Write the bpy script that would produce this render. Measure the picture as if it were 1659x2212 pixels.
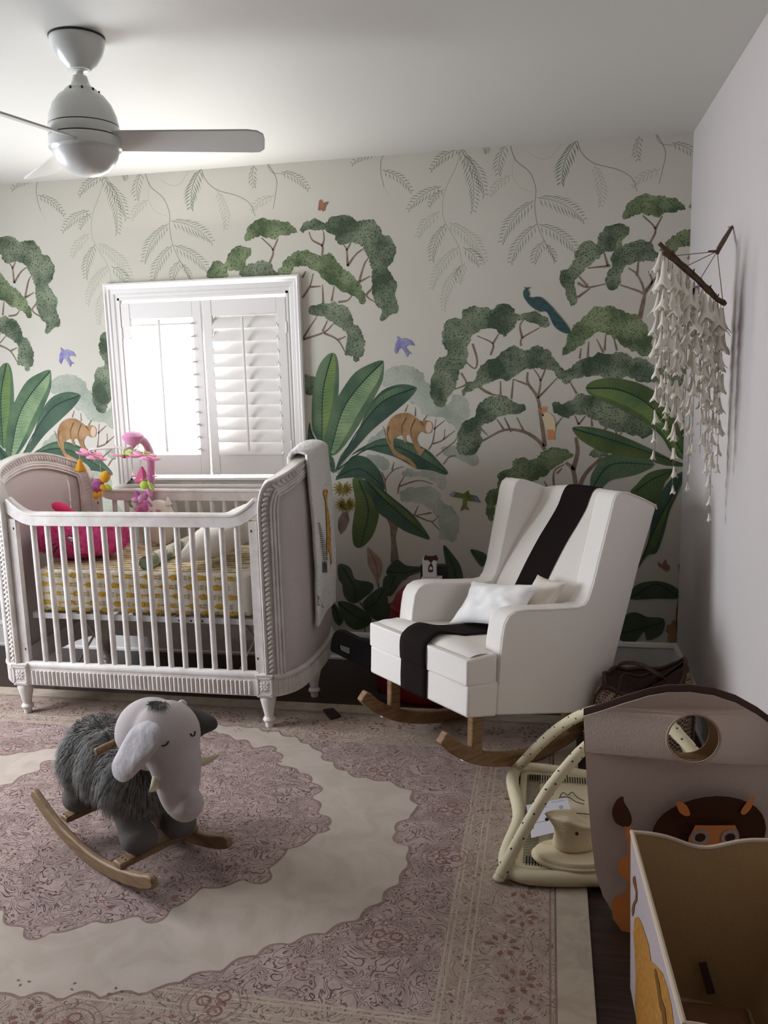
import bpy, bmesh, math, random
from math import sin, cos, pi, radians, sqrt, atan2, exp
from mathutils import Vector, Matrix, noise
from mathutils.geometry import tessellate_polygon

for o in list(bpy.data.objects): bpy.data.objects.remove(o)
SC = bpy.context.scene
C = bpy.context.collection
RND = random.Random(7)

# ------------------------------------------------------------------ camera
CAM = Vector((-0.671938, -4.468308, 1.618928))
YAW, PITCH, ROLL, FPX = 0.195197, 0.167259, -0.026429, 1816.97
W_, H_ = 1659, 2212
_f = Vector((-sin(YAW)*cos(PITCH), cos(YAW)*cos(PITCH), -sin(PITCH)))
_r0 = Vector((cos(YAW), sin(YAW), 0)); _u0 = _r0.cross(_f)
_r = cos(ROLL)*_r0 + sin(ROLL)*_u0
_u = -sin(ROLL)*_r0 + cos(ROLL)*_u0
cd = bpy.data.cameras.new('camera'); cam = bpy.data.objects.new('camera', cd); C.objects.link(cam)
cd.sensor_fit = 'VERTICAL'; cd.sensor_height = 36.0; cd.lens = FPX*36.0/H_
cd.clip_start = 0.05; cd.clip_end = 200
M = Matrix((_r, _u, -_f)).transposed().to_4x4(); M.translation = CAM
cam.matrix_world = M
SC.camera = cam

# ------------------------------------------------------------------ colour management, world, lights
SC.view_settings.view_transform = 'Standard'
SC.view_settings.look = 'None'
SC.view_settings.gamma = 1.0
SC.view_settings.use_curve_mapping = False
SC.view_settings.exposure = EXPOSURE = -2.35
SC.cycles.use_denoising = True
SC.cycles.max_bounces = 10
SC.cycles.diffuse_bounces = 6
SC.cycles.sample_clamp_indirect = 60.0
SC.cycles.caustics_reflective = False
SC.cycles.caustics_refractive = False

wd = bpy.data.worlds.new('sky'); SC.world = wd; wd.use_nodes = True
wn = wd.node_tree; wn.nodes.clear()
wo = wn.nodes.new('ShaderNodeOutputWorld'); wb = wn.nodes.new('ShaderNodeBackground')
wb.inputs[0].default_value = (0.93, 0.96, 1.0, 1); wb.inputs[1].default_value = 9.0
wn.links.new(wb.outputs[0], wo.inputs[0])

def area(name, loc, target, sx, sy, power, col):
    l = bpy.data.lights.new(name, 'AREA'); l.shape = 'RECTANGLE'; l.size = sx; l.size_y = sy
    l.energy = power; l.color = col
    o = bpy.data.objects.new(name, l); C.objects.link(o); o.location = loc
    o.rotation_euler = (Vector(target)-Vector(loc)).to_track_quat('-Z', 'Z').to_euler()
    return o
# sun falls on the shutters of the far window from outside
sl = bpy.data.lights.new('sun', 'SUN'); sl.energy = 800.0; sl.angle = radians(1.5); sl.color = (1.0, 0.97, 0.92)
so = bpy.data.objects.new('sun', sl); C.objects.link(so)
so.rotation_euler = Vector((-2.8, -1.0, -1.40)).to_track_quat('-Z', 'Y').to_euler()
# added strip lamp in front of the shutters' top gap, brightens the ceiling glow
area('ceiling_glow_lamp', (-2.54, -0.050, 2.030), (-2.54, -0.55, 2.20), 0.94, 0.012, 70.0, (1.0, 0.98, 0.94))
# daylight of the tall side window in the left wall
area('side_window_daylight', (-4.42, -1.75, 1.35), (0, -1.75, 0.95), 1.3, 1.4, 470.0, (0.88, 0.92, 1.0))

# ------------------------------------------------------------------ helpers
def lin(c):
    c = c/255.0
    return c/12.92 if c <= 0.04045 else ((c+0.055)/1.055)**2.4
def rgb(r, g, b): return (lin(r), lin(g), lin(b), 1.0)

MATS = {}
def mat(name, col, rough=0.6, spec=0.4, col2=None, nscale=20.0, bump=0.0, bscale=200.0, metal=0.0,
        sheen=0.0, thin=0.0, coord='Object', detail=3.0, contrast=None, stretch=None, dots=None):
    if name in MATS: return MATS[name]
    m = bpy.data.materials.new(name); m.use_nodes = True
    nt = m.node_tree; b = nt.nodes['Principled BSDF']
    b.inputs['Base Color'].default_value = col
    b.inputs['Roughness'].default_value = rough
    b.inputs['Specular IOR Level'].default_value = spec
    b.inputs['Metallic'].default_value = metal
    if sheen: b.inputs['Sheen Weight'].default_value = sheen
    tc = nt.nodes.new('ShaderNodeTexCoord')
    src = tc.outputs[coord]
    if stretch:
        mp = nt.nodes.new('ShaderNodeMapping'); mp.inputs['Scale'].default_value = stretch
        nt.links.new(src, mp.inputs[0]); src = mp.outputs[0]
    out = None
    if col2 is not None:
        n = nt.nodes.new('ShaderNodeTexNoise'); n.inputs['Scale'].default_value = nscale; n.inputs['Detail'].default_value = detail
        nt.links.new(src, n.inputs['Vector'])
        r = nt.nodes.new('ShaderNodeValToRGB')
        lo, hi = contrast or (0.35, 0.65)
        r.color_ramp.elements[0].position = lo; r.color_ramp.elements[1].position = hi
        r.color_ramp.elements[0].color = col; r.color_ramp.elements[1].color = col2
        nt.links.new(n.outputs[0], r.inputs[0]); out = r.outputs[0]
    if dots is not None:   # (colour, scale, size)
        v = nt.nodes.new('ShaderNodeTexVoronoi'); v.inputs['Scale'].default_value = dots[1]
        nt.links.new(src, v.inputs['Vector'])
        mr = nt.nodes.new('ShaderNodeMath'); mr.operation = 'LESS_THAN'; mr.inputs[1].default_value = dots[2]
        nt.links.new(v.outputs['Distance'], mr.inputs[0])
        mx = nt.nodes.new('ShaderNodeMixRGB'); mx.inputs[2].default_value = dots[0]
        nt.links.new(mr.outputs[0], mx.inputs[0])
        if out is not None: nt.links.new(out, mx.inputs[1])
        else: mx.inputs[1].default_value = col
        out = mx.outputs[0]
    if out is not None: nt.links.new(out, b.inputs['Base Color'])
    if bump:
        n = nt.nodes.new('ShaderNodeTexNoise'); n.inputs['Scale'].default_value = bscale; n.inputs['Detail'].default_value = 3
        nt.links.new(src, n.inputs['Vector'])
        bp = nt.nodes.new('ShaderNodeBump'); bp.inputs['Strength'].default_value = bump; bp.inputs['Distance'].default_value = 0.01
        nt.links.new(n.outputs[0], bp.inputs['Height']); nt.links.new(bp.outputs[0], b.inputs['Normal'])
    MATS[name] = m
    return m

class MB:
    def __init__(s): s.v = []; s.f = []; s.m = []
    def add(s, vs, fs, mi=0):
        o = len(s.v); s.v += [tuple(x) for x in vs]
        s.f += [tuple(i+o for i in f) for f in fs]; s.m += [mi]*len(fs)
    def box(s, c, d, mi=0, R=None):
        hx, hy, hz = d[0]/2, d[1]/2, d[2]/2
        vs = [Vector((x, y, z)) for x in (-hx, hx) for y in (-hy, hy) for z in (-hz, hz)]
        if R is not None: vs = [R @ v for v in vs]
        vs = [v+Vector(c) for v in vs]
        s.add(vs, [(0,1,3,2),(4,6,7,5),(0,4,5,1),(2,3,7,6),(0,2,6,4),(1,5,7,3)], mi)
    def bar(s, a, b, w, t, up=(0,0,1), mi=0):
        a = Vector(a); b = Vector(b); d = (b-a); L = d.length; d.normalize()
        u = Vector(up); sd = d.cross(u)
        if sd.length < 1e-4: sd = d.cross(Vector((1,0,0)))
        sd.normalize(); u = sd.cross(d)
        R = Matrix((d, sd, u)).transposed()
        s.box((a+b)/2, (L, w, t), mi, R)
    def tube(s, pts, r, n=10, mi=0, closed=False, cap=True, flat=1.0):
        P = [Vector(p) for p in pts]; k = len(P)
        rr = r if isinstance(r, (list, tuple)) else [r]*k
        vs = []; up = None
        for i, p in enumerate(P):
            if closed: t = P[(i+1) % k]-P[i-1]
            else: t = P[min(i+1, k-1)]-P[max(i-1, 0)]
            t.normalize()
            if up is None:
                up = Vector((0,0,1)) if abs(t.z) < 0.9 else Vector((1,0,0))
            a = t.cross(up).normalized(); up = a.cross(t).normalized()
            for j in range(n):
                an = 2*pi*j/n
                vs.append(p+(a*cos(an)+up*sin(an)*flat)*rr[i])
        fs = []
        for i in range(k if closed else k-1):
            for j in range(n):
                i2 = (i+1) % k; j2 = (j+1) % n
                fs.append((i*n+j, i*n+j2, i2*n+j2, i2*n+j))
        if cap and not closed:
            fs.append(tuple(range(n))[::-1]); fs.append(tuple((k-1)*n+j for j in range(n)))
        s.add(vs, fs, mi)
    def lathe(s, prof, c=(0,0,0), n=24, mi=0, R=None, sq=1.0, wob=None):
        vs = []; k = len(prof); c = Vector(c)
        for (r, z) in prof:
            for j in range(n):
                a = 2*pi*j/n; q = r*(1+(wob(a, z) if wob else 0))
                v = Vector((q*cos(a), q*sin(a)*sq, z))
                if R is not None: v = R @ v
                vs.append(v+c)
        fs = [(i*n+j, i*n+(j+1) % n, (i+1)*n+(j+1) % n, (i+1)*n+j) for i in range(k-1) for j in range(n)]
        if prof[0][0] > 1e-5: fs.append(tuple(range(n))[::-1])
        if prof[-1][0] > 1e-5: fs.append(tuple((k-1)*n+j for j in range(n)))
        s.add(vs, fs, mi)
    def ell(s, c, rad, n=20, mi=0, R=None, nz=0.0, nf=8.0, pw=1.0):
        m = n//2; vs = []; c = Vector(c)
        for i in range(m+1):
            th = pi*i/m
            for j in range(n):
                ph = 2*pi*j/n
                x, y, z = sin(th)*cos(ph), sin(th)*sin(ph), cos(th)
                if pw != 1.0:
                    x, y, z = [math.copysign(abs(q)**pw, q) for q in (x, y, z)]
                k = 1+(nz*noise.noise(Vector((x, y, z))*nf+c) if nz else 0)
                v = Vector((x*rad[0]*k, y*rad[1]*k, z*rad[2]*k))
                if R is not None: v = R @ v
                vs.append(v+c)
        fs = []
        for i in range(m):
            for j in range(n):
                a, b, d, e = i*n+j, i*n+(j+1) % n, (i+1)*n+(j+1) % n, (i+1)*n+j
                fs.append((a, e, d, b))
        s.add(vs, fs, mi)
    def grid(s, fn, nu, nv, mi=0, cu=False, cv=False):
        vs = [fn(i/(nu if cu else nu-1), j/(nv if cv else nv-1)) for i in range(nu) for j in range(nv)]
        fs = []
        for i in range(nu if cu else nu-1):
            for j in range(nv if cv else nv-1):
                a = i*nv+j; b = i*nv+(j+1) % nv; d = ((i+1) % nu)*nv+(j+1) % nv; e = ((i+1) % nu)*nv+j
                fs.append((a, e, d, b))
        s.add(vs, fs, mi)
    def slab(s, poly, fn0, fn1, mi=0, mi2=None):
        """2-D polygon mapped by fn0 / fn1 to two faces with a rim between them"""
        n = len(poly)
        tr = tessellate_polygon([[Vector((p[0], p[1], 0)) for p in poly]])
        v0 = [fn0(*p) for p in poly]; v1 = [fn1(*p) for p in poly]
        s.add(v0, [tuple(t) for t in tr], mi)
        s.add(v1, [tuple(reversed(t)) for t in tr], mi if mi2 is None else mi2)
        s.add(v0+v1, [(i, (i+1) % n, n+(i+1) % n, n+i) for i in range(n)], mi)
    def build(s, name, mats, parent=None, smooth=True, bevel=0.0, sub=0, angle=35, solid=0.0, remesh=0.0, smo=0, bseg=2):
        me = bpy.data.meshes.new(name); me.from_pydata(s.v, [], s.f)
        if not isinstance(mats, (list, tuple)): mats = [mats]
        for m in mats: me.materials.append(m)
        me.polygons.foreach_set('material_index', s.m)
        me.update()
        bm = bmesh.new(); bm.from_mesh(me)
        bmesh.ops.remove_doubles(bm, verts=bm.verts, dist=1e-5)
        bmesh.ops.recalc_face_normals(bm, faces=bm.faces)
        bm.to_mesh(me); bm.free()
        o = bpy.data.objects.new(name, me); C.objects.link(o)
        if parent is not None: o.parent = parent
        if solid:
            md = o.modifiers.new('so', 'SOLIDIFY'); md.thickness = solid; md.offset = 0
        if remesh:
            md = o.modifiers.new('rm', 'REMESH'); md.mode = 'VOXEL'; md.voxel_size = remesh; md.use_smooth_shade = True
        if smo:
            md = o.modifiers.new('sm', 'SMOOTH'); md.iterations = smo; md.factor = 0.5
        if bevel:
            md = o.modifiers.new('bv', 'BEVEL'); md.width = bevel; md.segments = bseg; md.limit_method = 'ANGLE'; md.angle_limit = radians(angle)
        if sub:
            md = o.modifiers.new('su', 'SUBSURF'); md.levels = sub; md.render_levels = sub
        if smooth:
            me.polygons.foreach_set('use_smooth', [True]*len(me.polygons))
            if not sub and not remesh:
                try: me.set_sharp_from_angle(angle=radians(angle))
                except Exception: pass
        return o

def thing(name, label, cat, loc=(0,0,0), rz=0.0, group=None):
    o = bpy.data.objects.new(name, None); C.objects.link(o); o.empty_display_size = 0.1
    o.location = loc; o.rotation_euler = (0, 0, rz)
    o['label'] = label; o['category'] = cat
    if group: o['group'] = group
    return o
def tag(o, label, cat, group=None):
    o['label'] = label; o['category'] = cat
    if group: o['group'] = group
    return o
def struct(o): o['kind'] = 'structure'; return o

def Upl(px, py, P0, n):
    """a point of the picture laid onto the plane through P0 with normal n"""
    d = _f+_r*((px-W_/2)/FPX)-_u*((py-H_/2)/FPX)
    P0 = Vector(P0); n = Vector(n)
    return CAM+d*((P0-CAM).dot(n)/d.dot(n))
def Uy(px, py, y): return Upl(px, py, (0, y, 0), (0, 1, 0))
def Uz(px, py, z): return Upl(px, py, (0, 0, z), (0, 0, 1))
def Ux(px, py, x): return Upl(px, py, (x, 0, 0), (1, 0, 0))

def smoothpath(pts, k=6, closed=False):
    P = [Vector(p) for p in pts]; n = len(P); out = []
    rng = range(n) if closed else range(n-1)
    for i in rng:
        p1 = P[i]; p2 = P[(i+1) % n]
        p0 = P[i-1] if (closed or i > 0) else p1*2-p2
        p3 = P[(i+2) % n] if (closed or i+2 < n) else p2*2-p1
        for j in range(k):
            t = j/k
            out.append(0.5*((2*p1)+(p2-p0)*t+(2*p0-5*p1+4*p2-p3)*t*t+(3*p1-p0-3*p2+p3)*t**3))
    if not closed: out.append(P[-1])
    return out

# ------------------------------------------------------------------ common materials
M_white = mat('white_paint', rgb(226,223,220), 0.45, 0.4)
M_crib = mat('antique_white', rgb(222,217,213), 0.5, 0.4, col2=rgb(206,199,193), nscale=14, bump=0.12, bscale=160)
M_wood_dark = mat('dark_floorboards', rgb(38,26,20), 0.42, 0.4, col2=rgb(62,42,31), nscale=3, stretch=(1.5,22,1))
M_ceil = mat('ceiling_paint', rgb(206,205,200), 0.62, 0.4)
M_wallw = mat('wall_paint_white', rgb(204,198,197), 0.6, 0.3, bump=0.03, bscale=300)

# ------------------------------------------------------------------ room shell
H = 2.70; XL = -4.40; YF = -5.2; HB = 0.158
WX0, WX1, WZ0, WZ1 = -3.035, -2.045, 1.030, 2.050    # window opening
def rectwall(mb, P, mi=0):   # quad by 4 points
    mb.add(P, [(0,1,2,3)], mi)

b = MB(); b.box(((XL)/2, YF/2, -0.05), (-XL+0.4, -YF+0.4, 0.1)); struct(b.build('floor', M_wood_dark, smooth=False))
b = MB(); b.box(((XL)/2, YF/2, H+0.05), (-XL+0.4, -YF+0.4, 0.1)); struct(b.build('ceiling', M_ceil, smooth=False))
b = MB(); b.box((0.06, YF/2+0.1, H/2), (0.12, -YF+0.2, H)); struct(b.build('wall_right', M_wallw, smooth=False))
b = MB(); b.box((XL/2, YF-0.06, H/2), (-XL+0.4, 0.12, H)); struct(b.build('wall_front', mat('wall_paint_taupe', rgb(96,76,62), 0.7), smooth=False))
b = MB()     # left wall with the opening of a tall window
ly0, ly1, lz0, lz1 = -2.45, -1.05, 0.60, 2.10
for (y0, y1, z0, z1) in ((YF, ly0, 0, H), (ly1, 0, 0, H), (ly0, ly1, 0, lz0), (ly0, ly1, lz1, H)):
    b.box((XL-0.06, (y0+y1)/2, (z0+z1)/2), (0.12, y1-y0, z1-z0))
struct(b.build('wall_left', mat('wall_paint_greige', rgb(140,132,120), 0.7), smooth=False))

# ---- mural colours
MU = []
def mm(*a, **k):
    m = mat(*a, **k); MU.append(m); return len(MU)-1
K_base = mm('mural_cream', rgb(202,199,188), 0.75, 0.2, col2=rgb(195,191,179), nscale=1.2)
K_dark = mm('mural_canopy_dark', rgb(72,86,68), 0.75, 0.2, col2=rgb(132,142,118), nscale=7.0, contrast=(0.38,0.62), dots=(rgb(46,60,48), 105, 0.30))
K_green = mm('mural_canopy_green', rgb(80,96,66), 0.75, 0.2, col2=rgb(134,146,112), nscale=8.0, contrast=(0.38,0.62), dots=(rgb(52,68,48), 105, 0.30))
K_pale = mm('mural_canopy_pale', rgb(150,158,144), 0.75, 0.2, col2=rgb(180,184,170), nscale=6.0, dots=(rgb(122,140,124), 110, 0.22))
K_branch = mm('mural_branch', rgb(112,96,84), 0.75, 0.2, col2=rgb(140,124,108), nscale=20)
K_fern = mm('mural_fern', rgb(122,130,112), 0.75, 0.2)
K_fernp = mm('mural_fern_pale', rgb(158,164,144), 0.75, 0.2)
K_l1 = mm('mural_leaf_bright', rgb(122,142,82), 0.75, 0.2, col2=rgb(88,118,78), nscale=5)
K_l2 = mm('mural_leaf_mid', rgb(102,124,92), 0.75, 0.2, col2=rgb(66,92,74), nscale=5)
K_l3 = mm('mural_leaf_deep', rgb(58,80,68), 0.75, 0.2, col2=rgb(80,102,84), nscale=5)
K_l4 = mm('mural_leaf_olive', rgb(100,116,70), 0.75, 0.2, col2=rgb(74,92,58), nscale=5)
K_lt = mm('mural_leaf_light', rgb(142,162,122), 0.75, 0.2, col2=rgb(112,138,104), nscale=8)
K_vein = mm('mural_vein', rgb(40,66,56), 0.75, 0.2)
K_monk = mm('mural_monkey', rgb(172,140,102), 0.75, 0.2, col2=rgb(146,112,78), nscale=14)
K_monkd = mm('mural_monkey_shade', rgb(108,80,56), 0.75, 0.2)
K_face = mm('mural_face', rgb(204,180,156), 0.75, 0.2)
K_blue = mm('mural_bluebird', rgb(122,112,172), 0.75, 0.2, col2=rgb(150,152,182), nscale=30)
K_gb = mm('mural_greenbird', rgb(120,124,66), 0.75, 0.2, col2=rgb(92,104,62), nscale=30)
K_bfly = mm('mural_butterfly', rgb(140,92,74), 0.75, 0.2, col2=rgb(160,118,92), nscale=60)
K_teal = mm('mural_peacock', rgb(52,72,82), 0.75, 0.2, col2=rgb(66,96,88), nscale=50)
K_org = mm('mural_orange', rgb(214,142,92), 0.75, 0.2)
K_cock = mm('mural_cockatoo', rgb(216,200,166), 0.75, 0.2)
K_yel = mm('mural_flower', rgb(164,144,78), 0.75, 0.2, col2=rgb(130,112,62), nscale=30)
K_pink = mm('mural_lily', rgb(176,148,132), 0.75, 0.2, col2=rgb(156,132,116), nscale=20)

wall = MB()
for (x0, x1, z0, z1) in ((XL-0.1, WX0, 0, H), (WX1, 0.12, 0, H), (WX0, WX1, 0, WZ0), (WX0, WX1, WZ1, H)):
    wall.box(((x0+x1)/2, 0.07, (z0+z1)/2), (x1-x0, 0.14, z1-z0), K_base)
LAYER = [0]
def clip(poly, ax, v, keep_less):
    out = []
    n = len(poly)
    for i in range(n):
        a, c = poly[i], poly[(i+1) % n]
        ia = (a[ax] <= v) if keep_less else (a[ax] >= v)
        ic = (c[ax] <= v) if keep_less else (c[ax] >= v)
        if ia: out.append(a)
        if ia != ic:
            t = (v-a[ax])/(c[ax]-a[ax]); out.append((a[0]+(c[0]-a[0])*t, a[1]+(c[1]-a[1])*t))
    return out
ZT = [(XL, WX0-0.02, HB, H), (WX1+0.02, -0.0005, HB, H), (WX0-0.02, WX1+0.02, HB, WZ0-0.02), (WX0-0.02, WX1+0.02, WZ1+0.02, H)]
PER = 1.957
def paint(poly, mi, shifts=(0,), step=1):
    """lay a flat wallpaper shape (x, z) on the wall, repeated by the paper's pattern width"""
    LAYER[0] += step
    y = -0.00003*(LAYER[0]+1)
    for s in shifts:
        q = [(p[0]+s*PER, p[1]) for p in poly]
        xs = [p[0] for p in q]
        if max(xs) < XL or min(xs) > 0: continue
        for (x0, x1, z0, z1) in ZT:
            r = q
            for (ax, v, kl) in ((0, x0, False), (0, x1, True), (1, z0, False), (1, z1, True)):
                r = clip(r, ax, v, kl)
                if len(r) < 3: break
            if len(r) < 3: continue
            tr = tessellate_polygon([[Vector((p[0], p[1], 0)) for p in r]])
            wall.add([(p[0], y, p[1]) for p in r], [tuple(t) for t in tr], mi)
def T(pts, sc, ox, oy):      # picture points -> wall (x, z)
    out = []
    for (x, y) in pts:
        v = Uy(ox+x/sc, oy+y/sc, 0.0); out.append((v.x, v.z))
    return out
def crinkle(poly, amp=0.014, step=0.007, big=0.016, seed=0):
    """cloud-like scalloped outline of a watercolour canopy"""
    P = smoothpath([(p[0], p[1], 0) for p in poly], 4, True)
    # resample
    pts = []; n = len(P); 
    for i in range(n):
        a, c = P[i], P[(i+1) % n]; L = (c-a).length; k = max(1, int(L/step))
        for j in range(k): pts.append(a+(c-a)*(j/k))
    out = []; m = len(pts); L = 0
    cx = sum(p.x for p in pts)/m; cy = sum(p.y for p in pts)/m
    ar = sum(pts[i].x*pts[(i+1) % m].y-pts[(i+1) % m].x*pts[i].y for i in range(m))
    sg = 1 if ar > 0 else -1
    for i in range(m):
        t = (pts[(i+1) % m]-pts[i-1]).normalized(); nn = Vector((t.y, -t.x, 0))*sg
        L += (pts[i]-pts[i-1]).length
        d = big*0.9*abs(sin(L*46+2.6*noise.noise(Vector((L*6, seed, 0)))))*0.7-big*0.3
        d += 0.004*noise.noise(Vector((pts[i].x*260, pts[i].y*260, seed+5)))+amp*0.8*noise.noise(Vector((pts[i].x*90, pts[i].y*90, seed)))
        q = pts[i]+nn*d; out.append((q.x, q.y))
    return out
def stroke(pts, w0, w1, mi, shifts=(0,), step=1):
    P = smoothpath([(p[0], p[1], 0) for p in pts], 4) if len(pts) > 2 else [Vector((p[0], p[1], 0)) for p in pts]
    L = []; R = []
    n = len(P)
    for i, p in enumerate(P):
        t = (P[min(i+1, n-1)]-P[max(i-1, 0)]).normalized(); q = Vector((t.y, -t.x, 0))
        w = (w0+(w1-w0)*i/(n-1))/2
        L.append((p.x+q.x*w, p.y+q.y*w)); R.append((p.x-q.x*w, p.y-q.y*w))
    paint(L+R[::-1], mi, shifts, step)
def inside(poly, x, y):
    c = False; n = len(poly)
    for i in range(n):
        a, b2 = poly[i], poly[i-1]
        if (a[1] > y) != (b2[1] > y) and x < (b2[0]-a[0])*(y-a[1])/(b2[1]-a[1])+a[0]: c = not c
    return c
def frond(base, tip, mi, shifts, n=9, fl=0.07, w=0.0045):
    a = Vector((*base, 0)); c = Vector((*tip, 0)); d = c-a; L = d.length; d.normalize(); q = Vector((d.y, -d.x, 0))
    bend = q*L*0.10*(1 if base[0] < tip[0] else -1)
    pt = lambda t: a+(c-a)*t-bend*4*t*(1-t)
    stroke([pt(0)[:2], pt(.33)[:2], pt(.66)[:2], pt(1)[:2]], w*0.7, w*0.4, mi, shifts, 0)
    n = max(6, int(L/0.019))
    for i in range(n):
        t = (i+0.6)/n; p = pt(t); l = fl*(0.55+0.45*sin(pi*min(1, t*1.1)))*(1-0.35*t)
        for s in (-1, 1):
            e = p+(d*0.80+q*s*0.62)*l*RND.uniform(0.85, 1.1)
            m_ = p+(e-p)*0.5+q*s*0.003
            nn = (e-p).normalized(); k = Vector((nn.y, -nn.x, 0))*w*0.5
            paint([(p.x, p.y), (m_.x+k.x, m_.y+k.y), (e.x, e.y), (m_.x-k.x, m_.y-k.y)], mi, shifts, 0)
def leaf(poly, rib, mi, shifts, half=None, vn=22, raw=True):
    paint(poly, mi, shifts)
    P = smoothpath([(p[0], p[1], 0) for p in rib], 5)
    if half is not None:   # lighter band along one side of the rib
        Lp = []
        for i, p in enumerate(P):
            t = (P[min(i+1, len(P)-1)]-P[max(i-1, 0)]).normalized(); q = Vector((t.y, -t.x, 0))*half[1]
            s = 0.0
            while s < 0.30 and inside(poly, p.x+q.x*(s+0.004), p.y+q.y*(s+0.004)): s += 0.004
            Lp.append((p.x+q.x*s*0.72, p.y+q.y*s*0.72))
        paint([(p.x, p.y) for p in P]+Lp[::-1], half[0], shifts)
    tot = sum((P[i+1]-P[i]).length for i in range(len(P)-1)); vn = max(8, int(tot/0.017)); LAYER[0] += 1
    for k in range(1, vn):
        f = k/vn*(len(P)-1); i = min(int(f), len(P)-2); p = P[i]+(P[i+1]-P[i])*(f-i)
        t = (P[i+1]-P[i]).normalized()
        for s in (-1, 1):
            q = (Vector((t.y, -t.x, 0))*s*0.93-t*0.36).normalized()
            st = 0.0
            while st < 0.32 and inside(poly, p.x+q.x*(st+0.004), p.y+q.y*(st+0.004)): st += 0.004
            if st < 0.012: continue
            st *= RND.choice((0.45, 0.7, 0.98)); e = p+q*st; n2 = Vector((q.y, -q.x, 0))*0.0011
            paint([(p.x+n2.x, p.y+n2.y), (e.x, e.y), (p.x-n2.x, p.y-n2.y)], K_vein, shifts, 0)
    stroke(rib, 0.007, 0.004, K_vein, shifts, 0)

S3 = (-2, -1, 0, 1); S2 = (-2, -1, 0)
# --- hanging fern sprays under the ceiling
a1 = (3.318, 0, 340); a2 = (2.765, 400, 300)
def vine(pts, tr, mi=K_fern, w=0.004): stroke(T(pts, *tr), w, w*0.7, mi, (-1, 0, 1, 2), 0)
def fr(p, q, tr, mi=K_fern, fl=0.062, w=0.0045):
    A_ = T([p, q], *tr); frond(A_[0], A_[1], mi, (-1, 0, 1, 2), fl=fl, w=w)
vine([(300,120),(262,200),(265,290),(290,380)], a1); fr((250,150),(85,235), a1, fl=0.05); fr((275,270),(460,418), a1, fl=0.05, w=0.005)
vine([(285,375),(330,440)], a1, K_fernp, 0.002)
vine([(745,120),(720,250),(665,400),(655,520),(680,620),(770,770),(800,900)], a1, K_fernp)
fr((735,120),(840,545), a1, fl=0.075); fr((760,170),(905,440), a1, fl=0.07); fr((735,130),(570,275), a1, fl=0.055, w=0.005)
fr((640,380),(450,535), a1); fr((655,400),(575,515), a1, K_fern, 0.04)
fr((640,545),(520,715), a1, K_fernp); fr((680,625),(618,865), a1); fr((700,615),(940,880), a1, K_fernp, 0.075)
fr((770,775),(630,1055), a1, K_fernp); fr((800,780),(905,900), a1); fr((790,900),(712,1195), a1, K_fernp); fr((820,880),(790,1010), a1, K_fernp)
vine([(1035,100),(1080,210),(1170,290),(1215,400),(1215,500),(1240,630),(1290,740),(1365,870)], a1)
fr((1015,100),(985,305), a1); fr((870,80),(900,160), a1, fl=0.04); fr((1060,305),(945,445), a1, K_fernp, 0.05); vine([(1070,180),(1065,300),(1120,390),(1200,420)], a1, K_fernp, 0.002)
fr((1205,475),(1035,750), a1, fl=0.075); fr((1225,455),(1520,610), a1, fl=0.085); fr((1235,630),(1098,885), a1, fl=0.07)
fr((1250,630),(1510,850), a1, fl=0.07); fr((1288,738),(1240,885), a1, fl=0.06); fr((1300,760),(1365,880), a1, fl=0.04)
fr((1440,80),(1370,365), a1, fl=0.08, w=0.007); vine([(1440,80),(1480,170),(1560,235),(1700,275),(1790,330),(1830,420)], a1); fr((1558,240),(1612,515), a1, K_fernp, 0.06)
vine([(1350,100),(1290,190),(1220,200),(1150,160)], a1, K_fernp, 0.0025)
vine([(490,140),(545,240),(540,330),(525,420)], a2); fr((412,150),(415,290), a2, fl=0.05); fr((575,195),(735,305), a2, fl=0.055); fr((528,340),(395,435), a2, K_fernp, 0.05)
vine([(490,150),(520,200),(600,210)], a2, K_fern, 0.003)
# --- pale distant tree
t3 = (3.16, 600, 750)
def br(lines, tr, w, shifts, mi=K_branch, taper=0.45):
    LAYER[0] += 1
    for l in lines: stroke(T(l, *tr), w, w*taper, mi, shifts, 0)
for pl in ([(715,200),(740,160),(800,130),(870,125),(950,150),(1000,190),(1010,240),(1060,260),(1080,330),(1130,400),(1180,370),(1200,320),(1260,330),(1300,380),(1310,450),(1290,520),(1240,570),(1190,530),(1140,490),(1080,470),(1010,470),(950,400),(900,380),(880,330),(800,270),(720,260)],
           [(1115,700),(1150,675),(1200,680),(1240,690),(1300,710),(1350,710),(1370,770),(1350,810),(1290,790),(1230,760),(1150,740)],
           [(850,880),(880,830),(950,850),(1050,840),(1140,870),(1145,960),(1100,960),(1060,910),(960,880)],
           [(835,1000),(880,960),(960,955),(1040,955),(1100,985),(1120,1060),(1180,1090),(1230,1150),(1240,1240),(1200,1330),(1150,1310),(1100,1300),(1105,1230),(1080,1150),(1020,1090),(940,1060),(850,1050)],
           [(600,740),(700,740),(765,790),(730,840),(680,820),(640,780)], [(400,850),(450,810),(500,830),(500,865),(440,865)],
           [(590,700),(640,620),(740,560),(780,640),(720,680),(640,700)]):
    paint(crinkle(T(pl, *t3), 0.010, 0.007, 0.012), K_pale, S2)
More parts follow.
